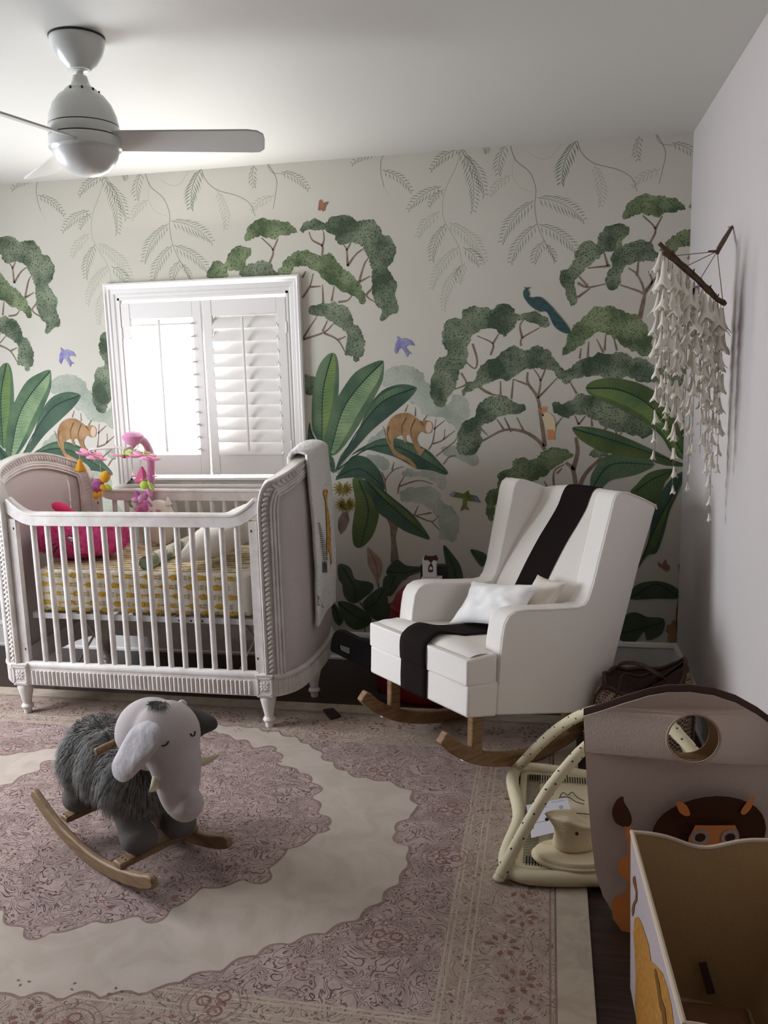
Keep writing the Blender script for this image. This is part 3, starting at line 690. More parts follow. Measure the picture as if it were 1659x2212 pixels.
def scallop(poly, amp, freq, seed, step=0.012, closed=True):
    P = smoothpath([(x, y, 0) for x, y in poly], 8, True); pts = []
    for i in range(len(P)):
        a, c = P[i], P[(i+1) % len(P)]; k_ = max(1, int((c-a).length/step))
        for j in range(k_): pts.append(a+(c-a)*(j/k_))
    out = []; L = 0; m = len(pts)
    for i in range(m):
        t = (pts[(i+1) % m]-pts[i-1]).normalized(); nn = Vector((t.y, -t.x, 0)); L += (pts[i]-pts[i-1]).length
        d = amp*(abs(sin(L*freq))-0.5)+amp*1.2*noise.noise(Vector((L*9, seed, 0)))
        q = pts[i]+nn*d; out.append((q.x, q.y))
    return out
half = [(0.0, 0.85), (0.30, 0.80), (0.46, 0.72), (0.58, 0.58), (0.74, 0.45), (0.93, 0.40), (1.02, 0.22), (0.97, 0.06), (1.04, -0.06), (1.03, -0.24), (0.93, -0.44), (0.74, -0.58), (0.58, -0.72), (0.46, -0.80), (0.28, -0.84), (0.0, -0.88)]
fld = [(RCX+x, RCY+y) for x, y in half]+[(RCX-x, RCY+y) for x, y in half[::-1][1:-1]]
def grow(poly, k_): return [(RCX+(x-RCX)*k_, RCY+(y-RCY)*k_) for x, y in poly]
sc_f = scallop(fld, 0.022, 30, 3)
rp(grow(sc_f, 1.012), 2); rp(sc_f, 0)
med = []
for i in range(36):
    a = 2*pi*i/36; r = 0.655+0.03*cos(4*a)+0.035*cos(12*a); med.append((RCX+0.01+r*cos(a), RCY+0.06+r*sin(a)*0.98))
sc_m = scallop(med, 0.030, 26, 8)
rp(grow(sc_m, 1.015), 2); rp(sc_m, 1)
def ring(cx, cy, r0, r1, mi, n=22):
    rl[0] += 1; z = RZ+0.000006*rl[0]
    vs = [(cx+r*cos(2*pi*i/n)*1.1, cy+r*sin(2*pi*i/n), z) for r in (r0, r1) for i in range(n)]
    rug.add(vs, [(i, (i+1) % n, n+(i+1) % n, n+i) for i in range(n)], mi)
def berries(cx, cy, rot):
    ring(cx, cy, 0.060, 0.064, 2); ring(cx, cy, 0.078, 0.081, 2)
    for i in range(3):
        a = rot+i*2.1; bx, by = cx+0.030*cos(a), cy+0.030*sin(a)
        ring(bx, by, 0.013, 0.019, 4, 14); 
def blossom(cx, cy, r, rot, n=6, mi=4):
    rl[0] += 1; z = RZ+0.000006*rl[0]
    for i in range(n):
        if RND.random() < 0.15: continue
        a = rot+2*pi*i/n; u = Vector((cos(a), sin(a))); q = Vector((-sin(a), cos(a)))
        p0 = Vector((cx, cy))+u*r*0.45; p1 = Vector((cx, cy))+u*r; w = r*0.16
        pts = [p0, (p0+p1)/2+q*w, p1, (p0+p1)/2-q*w]
        rug.add([(p.x, p.y, z) for p in pts], [(0,1,2,3)], mi)
for t in range(len(fld)):    # berry clusters follow the outside of the field
    x, y = fld[t]; k_ = 1.13
    if t % 2 == 0: berries(RCX+(x-RCX)*k_, RCY+(y-RCY)*k_, t*1.3)
    else: blossom(RCX+(x-RCX)*1.12, RCY+(y-RCY)*1.12, 0.03, t, 5)
x = RX0+0.2; i = 0
while x < RX1-0.15:
    for y in (RY1-0.215, RYB+0.215): blossom(x, y+0.03*sin(i*2.2), 0.045, i, 8)
    for y in (RY1-0.36, RYB+0.36): blossom(x+0.05, y, 0.022, i, 4)
    x += 0.135; i += 1
y = RYB+0.3
while y < RY1-0.25:
    for x in (RX0+0.215, RX1-0.215): blossom(x+0.03*sin(i*2.2), y, 0.05, i, 8)
    for x in (RX0+0.355, RX1-0.355): blossom(x, y+0.05, 0.024, i, 4)
    for x in (RX0+0.15, RX1-0.15): blossom(x, y+0.07, 0.02, i+1, 4)
    y += 0.135; i += 1
for k_ in range(60):
    a = RND.uniform(0, 2*pi); r = 0.62*sqrt(RND.random()); blossom(RCX+r*cos(a), RCY+0.06+r*sin(a), RND.uniform(0.014, 0.03), a, 4)
tag(rug.build('area_rug', [R_field, R_pink, R_line, R_bord, R_rose, R_edge], smooth=False), 'large pale beige area rug with carved pink floral medallion and border on dark floor', 'rug')

b = MB()
P4 = [Uz(698,1537,RZ), Uz(720,1534,RZ), Uz(737,1550,RZ), Uz(714,1557,RZ)]
cx_ = sum((p for p in P4), Vector())/4
b.add([(p.x, p.y, RZ+0.006) for p in P4]+[(p.x, p.y, RZ+0.012) for p in P4], [(0,1,2,3),(4,5,6,7),(0,1,5,4),(1,2,6,5),(2,3,7,6),(3,0,4,7)])
tag(b.build('floor_tile_sample', mat('dark_card', rgb(46,34,34), 0.6), smooth=False), 'small dark square piece lying on the rug between crib and rocking chair', 'tile sample')

# ------------------------------------------------------------------ crib
M_linen = mat('grey_linen', rgb(198,190,188), 0.9, 0.15, col2=rgb(192,184,182), nscale=120, bump=0.12, bscale=900)
CY0, CY1 = -0.985, -0.20; CXR, CXL = -1.93, -3.167; CXM = (CXR+CXL)/2
crib = thing('crib', 'off-white slatted crib with carved frame and grey upholstered ends below the shuttered window', 'crib', (CXM, (CY0+CY1)/2, 0))
CL = Vector(crib.location)
def cpart(b, name, m, parent=crib, **k):
    b.v = [(v[0]-CL.x, v[1]-CL.y, v[2]-CL.z) for v in b.v]
    return b.build(name, m, parent, **k)
plan = smoothpath([(0.0,-0.985,0),(0.055,-0.965,0),(0.105,-0.90,0),(0.13,-0.79,0),(0.14,-0.59,0),(0.13,-0.395,0),(0.105,-0.285,0),(0.055,-0.22,0),(0.0,-0.20,0)], 8)
cum = [0.0]
for i in range(1, len(plan)): cum.append(cum[-1]+(plan[i]-plan[i-1]).length)
PL = cum[-1]
def plan_at(s):
    s = max(0.0, min(PL, s)); i = 0
    while i < len(cum)-2 and cum[i+1] < s: i += 1
    t = (s-cum[i])/(cum[i+1]-cum[i]); p = plan[i].lerp(plan[i+1], t)
    a = plan[max(0, i-1)]; c = plan[min(len(plan)-1, i+2)]; d = (c-a).normalized()
    return p, Vector((d.y, -d.x, 0))      # outward normal
def m3(side):
    def f(s, z, off):
        p, n = plan_at(s); q = p+n*off
        x = CXR+q.x if side > 0 else CXL-q.x
        return (x, q.y, z)
    return f
ZB = 0.265
# outline of the end board in (s, z): post, shoulder, swelling top
ZT0, ZTM = 1.06, 1.245
def topz(s):
    u = abs(s/PL-0.5)*2
    return ZTM-0.115*(u**1.9)
outl = [(0.0, ZB), (0.0, 0.5), (0.0, 0.8), (0.0, 1.0)]
for i in range(1, 7):
    a = pi/2*i/7; outl.append((0.060*(1-cos(a)), 1.0+(topz(0.06)-1.0)*sin(a)))
N = 28
mid = [(0.06+(PL-0.12)*i/N, topz(0.06+(PL-0.12)*i/N)) for i in range(N+1)]
outl = outl+mid+[(PL-s, z) for s, z in outl[::-1]]
def inset(poly, d):
    out = []; n = len(poly)
    for i, (s, z) in enumerate(poly):
        a = poly[max(0, i-1)]; c = poly[min(n-1, i+1)]
        t = Vector((c[0]-a[0], c[1]-a[1])).normalized(); out.append((s+t.y*d, z-t.x*d))
    return out
def end_board(side, name):
    f = m3(side)
    b = MB(); o0 = outl; o1 = inset(outl, 0.078); th = 0.022; k = len(o0)
    vs = [f(s, z, th) for s, z in o0]+[f(s, z, -th) for s, z in o0]+[f(s, z, -th) for s, z in o1]+[f(s, z, th) for s, z in o1]
    fs = []
    for i in range(k-1):
        for r in range(4): fs.append((r*k+i, r*k+i+1, ((r+1) % 4)*k+i+1, ((r+1) % 4)*k+i))
    fs += [(0, k, 2*k, 3*k), (k-1, 2*k-1, 3*k-1, 4*k-1)]
    b.add(vs, fs)
    brd = cpart(b, name, M_crib, bevel=0.004)
    b = MB()
    for d, r in ((0.006, 0.007), (0.052, 0.006), (0.064, 0.0075), (0.078, 0.006)):
        for sg in (1, -1): b.tube([f(s, z, sg*(th+0.001)) for s, z in inset(outl, d)], r, 8)
    cpart(b, 'moulding', M_crib, brd)
    for sg in (1, -1):
      b = MB(); line = inset(outl, 0.029); acc = 0.0
      for i in range(len(line)-1):      # carved rope: slanted beads
        a = Vector(line[i]); c = Vector(line[i+1]); L = (c-a).length; t = (c-a)/L; pos = -acc
        while pos+0.0225 <= L:
            pos += 0.0225
            q = a+t*pos
            if True:
                c3 = Vector(f(q.x, q.y, sg*(th+0.002))); e = 0.004
                t3_ = (Vector(f(q.x+t.x*e, q.y+t.y*e, sg*(th+0.002)))-c3).normalized()
                n3_ = (Vector(f(q.x, q.y, sg*(th+0.02)))-c3).normalized()
                w3 = t3_.cross(n3_).normalized()
                an = radians(38); ax = (w3*cos(an)+t3_*sin(an)).normalized(); ay = n3_.cross(ax).normalized()
                b.ell(c3, (0.0155, 0.0078, 0.0075), 8, 0, Matrix((ax, ay, n3_)).transposed())
        acc = L-pos
      cpart(b, 'rope_carving', M_crib, brd)
    b = MB(); ins = inset(outl, 0.076); half_n = len(ins)
    s_lo = ins[0][0]; s_hi = ins[-1][0]
    tops = sorted([(s, z) for s, z in ins])
    def ztop(s):
        for i in range(len(tops)-1):
            if tops[i][0] <= s <= tops[i+1][0]:
                d = tops[i+1][0]-tops[i][0]
                if d < 1e-6: continue
                return tops[i][1]+(tops[i+1][1]-tops[i][1])*(s-tops[i][0])/d
        return tops[-1][1] if s > 0.3 else tops[0][1]
    for sg in (1, -1):
        def g(u, v):
            s = s_lo+(s_hi-s_lo)*(u*0.994+0.003); zt = max(ztop(s), ZB+0.6); z = ZB+0.0+(zt-ZB)*v
            e = min(min(u, 1-u)*9, min(v, 1-v)*9, 1.0); return f(s, z, sg*(0.010+0.014*sqrt(max(0, e))))
        b.grid(g, 44, 30)
    cpart(b, 'upholstered_panel', M_linen)
    # curved apron under the board with flutes
    b = MB(); n = 44
    ap = lambda s, z, o: f(s, z, o)
    vs = []
    for i in range(n+1):
        s = 0.035+(PL-0.07)*i/n
        vs += [ap(s, 0.163, 0.020), ap(s, 0.163, -0.02), ap(s, 0.262, -0.02), ap(s, 0.262, 0.020)]
    b.add(vs, [(i*4+r, i*4+(r+1) % 4, (i+1)*4+(r+1) % 4, (i+1)*4+r) for i in range(n) for r in range(4)]+[(0,1,2,3),(n*4,n*4+3,n*4+2,n*4+1)])
    b.tube([ap(0.035+(PL-0.07)*i/n, 0.258, 0.018) for i in range(n+1)], 0.014, 10)
    k2 = 38
    for i in range(k2):
        s = 0.055+(PL-0.11)*i/(k2-1)
        b.tube([ap(s, 0.170, 0.0195), ap(s, 0.240, 0.0195)], 0.0072, 6)
    cpart(b, 'apron', M_crib)
    return brd
end_board(1, 'footboard'); end_board(-1, 'headboard')
def apron_line(y, sg):
    b = MB(); b.box((CXM, y, 0.2125), (CXR-CXL-0.05, 0.036, 0.099))
    b.tube([(CXL+0.03, y-0.0*sg, 0.258), (CXR-0.03, y, 0.258)], 0.021, 12)
    x = CXL+0.065
    while x < CXR-0.06: b.tube([(x, y+sg*0.0185, 0.170), (x, y+sg*0.0185, 0.236)], 0.0078, 6); x += 0.0215
    cpart(b, 'apron', M_crib)
apron_line(CY0+0.005, -1); apron_line(CY1-0.005, 1)
for (x, y) in ((CXR, CY0), (CXL, CY0), (CXR, CY1), (CXL, CY1)):
    sg = -1 if y < -0.6 else 1
    b = MB(); yy = y+0.006*(-sg); b.box((x, yy, 0.2135), (0.078, 0.060, 0.106)); b.box((x, yy, 0.266), (0.086, 0.066, 0.012))
    blk = cpart(b, 'corner_block', M_crib, bevel=0.003)
    b = MB(); fy = yy+sg*0.031
    for (dx, dz, w, h) in ((0, 0.040, 0.070, 0.007), (0, -0.040, 0.070, 0.007), (0.032, 0, 0.007, 0.08), (-0.032, 0, 0.007, 0.08)): b.box((x+dx, fy, 0.2135+dz), (w, 0.005, h))
    for i in range(8):
        a = pi/4*i; R = Matrix.Rotation(-a, 3, 'Y'); L = 0.021 if i % 2 == 0 else 0.025
        b.ell((x+L*0.62*cos(a), fy, 0.2135+L*0.62*sin(a)*1.1), (L*0.52, 0.004, 0.0055), 8, 0, R)
    b.ell((x, fy, 0.2135), (0.006, 0.006, 0.006), 8)
    cpart(b, 'rosette', M_crib, blk)
legprof = [(0.0,0),(0.017,0),(0.019,0.012),(0.018,0.024),(0.026,0.027),(0.029,0.036),(0.024,0.045),(0.020,0.050),(0.023,0.07),(0.033,0.115),(0.0375,0.135),(0.035,0.148),(0.028,0.152),(0.027,0.162),(0.0,0.163)]
for (x, y) in ((CXR+0.002, CY0+0.012), (CXL, CY0+0.012), (-1.825, -0.575), (-3.275, -0.575), (CXR-0.01, CY1-0.03), (CXL+0.01, CY1-0.03)):
    b = MB(); b.lathe([(r, z+0.0105) for r, z in legprof], (x, y, 0) if y < RY1 else (x, y, -0.0105), 24, wob=lambda a, z: (0.05*abs(cos(5*a))-0.03) if z > 0.055 else 0.10*abs(cos(3*a+z*60))-0.05)
    cpart(b, 'leg', M_crib)
def side_rail(y, name):
    # swooping rail section swept along x
    pts = []
    for i in range(41):
        u = i/40; x = CXL-0.004+(CXR-CXL+0.008)*u
        d = min(x-CXL, CXR-x); k_ = max(0.0, 1-d/0.14); z = 0.975+0.075*(k_**1.9)
        pts.append((x, z))
    sec = [(-0.018,-0.030),(-0.018,0.014),(-0.022,0.018),(-0.022,0.026),(-0.012,0.033),(0.012,0.033),(0.022,0.026),(0.022,0.018),(0.018,0.014),(0.018,-0.030)]
    b = MB(); k_ = len(sec)
    vs = []
    for i, (x, z) in enumerate(pts):
        a = pts[max(0, i-1)]; c = pts[min(40, i+1)]; t = Vector((c[0]-a[0], 0, c[1]-a[1])).normalized(); nz = Vector((-t.z, 0, t.x))
        for (dy, dz) in sec: q = Vector((x, y+dy, z))+nz*dz; vs.append(q)
    b.add(vs, [(i*k_+j, i*k_+(j+1) % k_, (i+1)*k_+(j+1) % k_, (i+1)*k_+j) for i in range(40) for j in range(k_)]+[tuple(range(k_)), tuple(range(40*k_, 41*k_))[::-1]])
    cpart(b, name, M_crib, angle=28)
    for x in (CXL+0.024, CXR-0.024):
        b = MB(); b.box((x, y, 0.62), (0.040, 0.030, 0.71))
        for z in (0.93, 0.34): b.box((x+(0.008 if x < CXM else -0.008), y-0.0155, z), (0.006, 0.002, 0.012), 1)
        cpart(b, 'side_stile', [M_crib, mat('black_hole', rgb(20,18,18), 0.8)], bevel=0.003)
    for i in range(15):
        b = MB(); x = -3.0415+i*(1.0075/14)
        b.tube([(x, y, 0.26), (x, y, 0.955)], 0.0135, 12); cpart(b, 'spindle', M_crib)
side_rail(CY0+0.010, 'front_rail'); side_rail(CY1-0.010, 'back_rail')
M_metal = mat('white_metal', rgb(206,206,206), 0.45)
b = MB(); sx0, sx1, sy0, sy1 = CXL+0.05, CXR-0.05, CY0+0.055, CY1-0.055
for y in (sy0, sy1): b.box((CXM, y, 0.492), (sx1-sx0, 0.006, 0.026)); 
for x in (sx0, sx1): b.box((x, (sy0+sy1)/2, 0.492), (0.006, sy1-sy0, 0.026))
for i in range(9): b.box((sx0+(sx1-sx0)*(i+0.5)/9, (sy0+sy1)/2, 0.498), (0.05, sy1-sy0, 0.006))
for x in (-2.86, -2.36, -2.30, -2.245): b.box((x, sy0-0.004, 0.49), (0.008, 0.002, 0.008), 1)
cpart(b, 'mattress_support', [M_metal, mat('black_hole', rgb(20,18,18), 0.8)], smooth=False)
for (a, c) in (((-3.09, 0.49), (-2.90, 0.14)), ((-2.86, 0.49), (-3.10, 0.14))):
    for sg in (0, 1):
        A_ = Vector((a[0], -0.62, a[1])); B_ = Vector((c[0], -0.62, c[1]))
        if sg: A_.x = 2*CXM-A_.x; B_.x = 2*CXM-B_.x
        dy = 0.008 if a[0] > -3 else 0.0
        b = MB(); b.bar(A_+Vector((0, dy, 0)), B_+Vector((0, dy, 0)), 0.006, 0.022, up=(0, 1, 0)); b.v = [v for v in b.v]
        cpart(b, 'cross_brace', M_metal, smooth=False)

# ---- mattress with the giraffe sheet
MZ0, MZ1 = 0.512, 0.715; MX0, MX1, MY0, MY1 = CXL+0.075, CXR-0.075, CY0+0.068, CY1-0.07
M_sheet = mat('sheet_white', rgb(226,220,206), 0.85, 0.15, dots=(rgb(178,170,156), 110, 0.16), bump=0.3, bscale=14)
M_gir = mat('giraffe_print', rgb(206,170,76), 0.85, 0.15, dots=(rgb(120,92,40), 95, 0.30))
M_hd = mat('giraffe_head_print', rgb(216,178,78), 0.85, 0.15); M_ink = mat('print_ink', rgb(64,56,44), 0.85, 0.1)
mattress = thing('crib_mattress', 'crib mattress in a white fitted sheet printed with rows of yellow giraffes', 'mattress', ((MX0+MX1)/2, (MY0+MY1)/2, MZ0))
def tpart(th, b, name, m, parent=None, **k):
    L = Vector(th.location); rz = th.rotation_euler.z; Mi = Matrix.Rotation(-rz, 3, 'Z')
    b.v = [tuple(Mi @ (Vector(v)-L)) for v in b.v]
    return b.build(name, m, parent or th, **k)
b = MB(); mx, my, mz = (MX0+MX1)/2, (MY0+MY1)/2, (MZ0+MZ1)/2
b.box((mx, my, mz), (MX1-MX0, MY1-MY0, MZ1-MZ0)); body = tpart(mattress, b, 'fitted_sheet', M_sheet, bevel=0.022, bseg=4)
b = MB()
def giraffe(ox, ov, put, sc=1.0):
    body_ = [(0.022,0.010),(0.040,0.016),(0.060,0.013),(0.085,0.009),(0.090,0.004),(0.066,0.002),(0.088,-0.003),(0.090,-0.008),(0.060,-0.009),(0.035,-0.012),(0.022,-0.006)]
    neck = [(-0.004,0.003),(0.023,0.006),(0.023,-0.003),(-0.004,-0.001)]
    head = [(-0.004,0.003),(-0.012,0.013),(-0.014,-0.002),(-0.010,-0.016),(-0.003,-0.002)]
    for pl, mi in ((body_, 0), (neck, 0), (head, 1)):
        tr = tessellate_polygon([[Vector((p[0], p[1], 0)) for p in pl]])
        b.add([put(ox+p[0]*sc, ov+p[1]*sc) for p in pl], [tuple(t) for t in tr], mi)
    for dy in (0.011, 0.005, -0.002, -0.008):
        b.add([put(ox+0.092*sc, ov+(dy+0.0012)*sc), put(ox+0.108*sc, ov+(dy+0.0006)*sc), put(ox+0.108*sc, ov+(dy-0.0006)*sc), put(ox+0.092*sc, ov+(dy-0.0012)*sc)], [(0,1,2,3)], 2)
    b.add([put(ox-0.012*sc, ov+0.013*sc), put(ox-0.014*sc, ov+0.019*sc), put(ox-0.011*sc, ov+0.012*sc)], [(0,1,2)], 2)
for r, z in enumerate((0.690, 0.645, 0.600, 0.555, 0.522)):
    x = MX0+0.03-(r % 2)*0.055+0.02*r*0.3
    while x < MX1-0.10:
        giraffe(x, z, lambda u, v: (max(MX0+0.004, u), MY0-0.0012, max(MZ0+0.003, v))); x += 0.128
for r in range(14):
    y = MY0+0.028+r*0.044; x = MX0+0.03-(r % 2)*0.06
    while x < MX1-0.11:
        giraffe(x, y, lambda u, v: (max(MX0+0.004, u), v, MZ1+0.0012)); x += 0.128
tpart(mattress, b, 'giraffe_pattern', [M_gir, M_hd, M_ink], smooth=False)

# ---- white pillow leaning against the footboard
M_cotton = mat('white_cotton', rgb(232,228,220), 0.85, 0.15, bump=0.15, bscale=24)
def pillow(b, W, Hh_, T_, n=22, pinch=0.10, wr=0.006, seed=0):
    def g(sg):
        def f(u, v):
            x = (u-0.5)*2; y = (v-0.5)*2
            kx = 1-pinch*(1-abs(y)**2)*1.0; ky = 1-pinch*(1-abs(x)**2)
            t = ((1-abs(x)**2.6)*(1-abs(y)**2.6))**0.55
            w_ = wr*noise.noise(Vector((x*3+seed, y*3, sg)))
            return Vector((x*W/2*kx, y*Hh_/2*ky, sg*(T_/2*t+w_*t)))
        return f
    b.grid(g(1), n, n); b.grid(g(-1), n, n)
def place(b, R, loc): b.v = [tuple(R @ Vector(v)+Vector(loc)) for v in b.v]
b = MB(); pillow(b, 0.52, 0.42, 0.17, wr=0.022)
R = Matrix.Rotation(radians(-16), 3, 'Y') @ Matrix.Rotation(radians(8), 3, 'Z')
R = Matrix.Rotation(radians(-90), 3, 'Z') @ Matrix.Rotation(radians(0), 3, 'X')
wp = thing('bed_pillow', 'plump white pillow leaning on the footboard end inside the crib', 'pillow', (-2.10, -0.60, MZ1))
Rp = Matrix.Rotation(radians(-30), 3, 'Y') @ Matrix.Rotation(radians(90), 3, 'Z')
place(b, Rp, (-2.195, -0.655, MZ1+0.150)); tpart(wp, b, 'pillow_cover', M_cotton, smooth=True, angle=80)

# ---- wallpaper roll on the mattress
p0 = Vector((-2.535, -0.885, MZ1+0.0345)); p1 = Vector((-2.530, -0.385, MZ1+0.0345)); dr = (p1-p0).normalized()
roll = thing('wallpaper_roll', 'rolled length of leafy wallpaper lying on the crib mattress', 'wallpaper roll', tuple((p0+p1)/2-Vector((0, 0, 0.0345))))
b = MB(); n = 30; R0 = 0.033
tubev = [(0.033, 0.0), (0.033, 0.5), (0.024, 0.5), (0.024, 0.0), (0.033, 0.0)]
Rr = dr.to_track_quat('Z', 'Y').to_matrix()
b.lathe([(0.033, 0), (0.033, 0.5), (0.0245, 0.5), (0.0245, 0), (0.033, 0)], p0, 26, 0, Rr)
tpart(roll, b, 'paper_tube', mat('roll_paper', rgb(210,206,192), 0.7, col2=rgb(120,134,112), nscale=14, contrast=(0.52,0.60)))
b = MB(); b.lathe([(0.0, 0.0), (0.030, 0.002), (0.034, 0.010), (0.034, 0.055), (0.030, 0.060), (0, 0.060)], p1+dr*0.0005, 24, 0, Rr)
tpart(roll, b, 'green_printed_end', mat('roll_green', rgb(66,92,66), 0.7, col2=rgb(96,120,90), nscale=20))

# ---- fuzzy pink cushion
M_fuz = mat('hot_pink_plush', rgb(206,62,124), 0.95, 0.1, col2=rgb(222,98,150), nscale=34, bump=1.0, bscale=60)
pl = thing('plush_cushion', 'fuzzy hot pink plush cushion with a stitched face at the headboard end of the crib', 'plush toy', (-3.01, -0.66, MZ1))
b = MB(); b.ell((-3.00, -0.64, MZ1+0.112), (0.245, 0.16, 0.106), 40, 0, None, 0.10, 3.2, 0.86); fz = tpart(pl, b, 'cushion_body', M_fuz, angle=80)
b = MB()     # tufts of the plush surface
for i in range(2600):
    a = RND.uniform(0, 2*pi); u = RND.uniform(-0.9, 0.98); r = sqrt(1-u*u)
    nrm = Vector((r*cos(a), r*sin(a), u)); 
    k_ = 1+0.10*noise.noise(Vector((math.copysign(abs(nrm.x)**.86, nrm.x), math.copysign(abs(nrm.y)**.86, nrm.y), math.copysign(abs(nrm.z)**.86, nrm.z)))*3.2+Vector((-3.00, -0.64, MZ1+0.112)))
    s_ = Vector([math.copysign(abs(q)**0.86, q) for q in nrm])
    p = Vector((-3.00+0.245*s_.x*k_, -0.64+0.16*s_.y*k_, MZ1+0.112+0.106*s_.z*k_))
    if p.x < -3.20: continue
    t = Vector((RND.uniform(-1, 1), RND.uniform(-1, 1), RND.uniform(-1, .4))).normalized(); e = p+(nrm*0.5+t*0.7)*0.014; w = nrm.cross(t)*0.003
    b.add([p-w, p+w, e], [(0, 1, 2)])
tpart(pl, b, 'plush_pile', M_fuz, smooth=False)['kind'] = 'stuff'
def surf_pt(px, py, y): return Uy(px, py, y)
b = MB(); q = Uy(153, 1165, -0.80); b.ell(q, (0.024, 0.010, 0.013), 14, 0, Matrix.Rotation(radians(18), 3, 'Y')); tpart(pl, b, 'silver_eye', mat('silver_foil', rgb(190,190,196), 0.25, metal=0.9))
b = MB()
for L in ([(126,1172),(108,1180),(95,1188)], [(126,1180),(118,1190),(113,1196)]): b.tube([tuple(Uy(x, y, -0.800)) for x, y in L], 0.0028, 6)
tpart(pl, b, 'stitched_line', M_ink)
b = MB(); b.ell(Uy(132, 1097, -0.70)+Vector((0, 0, 0.0)), (0.050, 0.035, 0.026), 20, 0, Matrix.Rotation(radians(22), 3, 'Y')); b.tube([tuple(Uy(140, 1102, -0.69)), tuple(Uy(165, 1112, -0.66)), tuple(Uy(170, 1135, -0.64))], [0.02, 0.014, 0.03], 10)
tpart(pl, b, 'ear', mat('pink_felt', rgb(226,50,108), 0.8))

# ---- pale soft toy by the back rail
py_ = -0.33
sp = thing('owl_plush', 'pale round plush toy with pink cheeks behind the mobile at the back rail', 'plush toy', (Uy(345,1120,py_).x, py_, MZ1))
b = MB(); c_ = Uy(345, 1122, py_); c_.z = MZ1+0.125; b.ell(c_, (0.095, 0.055, 0.125), 24, 0, None, 0.05, 2); tpart(sp, b, 'body', mat('plush_ivory', rgb(226,220,208), 0.9, 0.1))
b = MB(); b.ell(Uy(341, 1104, py_-0.05)+Vector((0, 0.004, 0)), (0.015, 0.008, 0.011), 12); b.ell(Uy(326, 1106, py_-0.05)+Vector((0, 0.004, 0)), (0.010, 0.006, 0.008), 12); tpart(sp, b, 'cheek', mat('cheek_pink', rgb(206,150,156), 0.9))
b = MB()
for s_ in (-1, 1):
    b = MB(); b.lathe([(0.022, 0), (0.012, 0.02), (0.0, 0.045)], c_+Vector((s_*0.055, 0, 0.10)), 10)
    tpart(sp, b, 'ear', mat('plush_ivory', rgb(226,220,208), 0.9, 0.1))

# ------------------------------------------------------------------ blanket over the footboard
M_knit = mat('white_knit', rgb(226,224,220), 0.95, 0.1, bump=1.0, bscale=55)
f1 = m3(1); sB0, sB1 = 0.27, 0.60
blk = thing('baby_blanket', 'white knitted baby blanket with giraffe and zebra draped over the crib footboard', 'blanket', (-1.80, -0.55, 0.45))
def drape(u, v, off, seedz=0.0):
    s = sB0+(sB1-sB0)*u
    # v: 0 inside lower edge, .12 top, 1 outside lower edge
    zt = topz(s)+0.026+0.012*sin(pi*u)
    L_in, L_out = 0.10, 0.82-0.05*u*u
    bul = 0.022*sin(pi*u)**0.6+0.004*noise.noise(Vector((u*4, v*9, 1)))+0.010*sin(u*7+v*2)*v
    if v < 0.10:
        w = v/0.10; return Vector(f1(s, zt-L_in*(1-w)-0.01, -0.036-0.006-off))
    if v < 0.22:
        a = pi*(v-0.10)/0.12; return Vector(f1(s, zt-0.01+(0.016+off)*sin(a), -(0.036+off)*cos(a)+bul*(1-cos(a))*0.5))
    w = (v-0.22)/0.78
    return Vector(f1(s+0.02*w, zt-0.01-L_out*w, 0.036+off+bul+0.012*sin(pi*w)))
b = MB(); b.grid(lambda u, v: drape(u, v, 0.012), 40, 120)
bo = tpart(blk, b, 'knit_cloth', M_knit, angle=80); bo.modifiers.new('so', 'SOLIDIFY').thickness = 0.018; bo.modifiers['so'].offset = -1
M_gb2 = mat('applique_giraffe', rgb(206,160,84), 0.9, dots=(rgb(126,84,44), 60, 0.34)); M_zb = mat('applique_zebra', rgb(30,30,34), 0.9)
def onbl(px, py):
    """ray of the picture against the outer face of the hanging cloth"""
    c_ = Vector((-1.775, -0.6, 0)); q = Upl(px, py, (-1.745, -0.6, 0.9), Vector((0.80, -0.60, 0)))
    return q
def appl(polys, name, m):
    b = MB()
    for pl in polys:
        pts = [uvbl(x, y) for x, y in pl]
        tr = tessellate_polygon([[Vector((x, y, 0)) for x, y in pl]])
        b.add(pts, [tuple(t) for t in tr])
    return tpart(blk, b, name, m, smooth=False)
def uvbl(px, py):   # picture point -> cloth parameters by search over a small grid
    best = None
    for i in range(41):
        for j in range(61):
            k_ = (i, j)
            if k_ not in _bc:
                p = drape(i/40, 0.22+0.78*j/60, 0.0165); d = p-CAM; zz = d.dot(_f)
                _bc[k_] = (W_/2+FPX*d.dot(_r)/zz, H_/2-FPX*d.dot(_u)/zz, p)
            q = _bc[k_]; e = (q[0]-px)**2+(q[1]-py)**2
            if best is None or e < best[0]: best = (e, i, j)
    _, i, j = best; i = max(1, min(39, i)); j = max(1, min(59, j))
    c0, cx_, cy_ = _bc[(i, j)], _bc[(i+1, j)] if (i+1, j) in _bc else _bc[(i, j)], _bc[(i, j+1)]
    ax, ay = cx_[0]-c0[0], cx_[1]-c0[1]; bx, by = cy_[0]-c0[0], cy_[1]-c0[1]; dx, dy = px-c0[0], py-c0[1]
    det = ax*by-ay*bx
    s_, t_ = ((dx*by-dy*bx)/det, (ax*dy-ay*dx)/det) if abs(det) > 1e-6 else (0, 0)
    s_ = max(-1.5, min(1.5, s_)); t_ = max(-1.5, min(1.5, t_))
    return drape(min(1, max(0, (i+s_)/40)), 0.22+0.78*(j+t_)/60, 0.0165)
_bc = {}
k5 = lambda L: [(520+x/5.82, 960+y/5.82) for x, y in L]
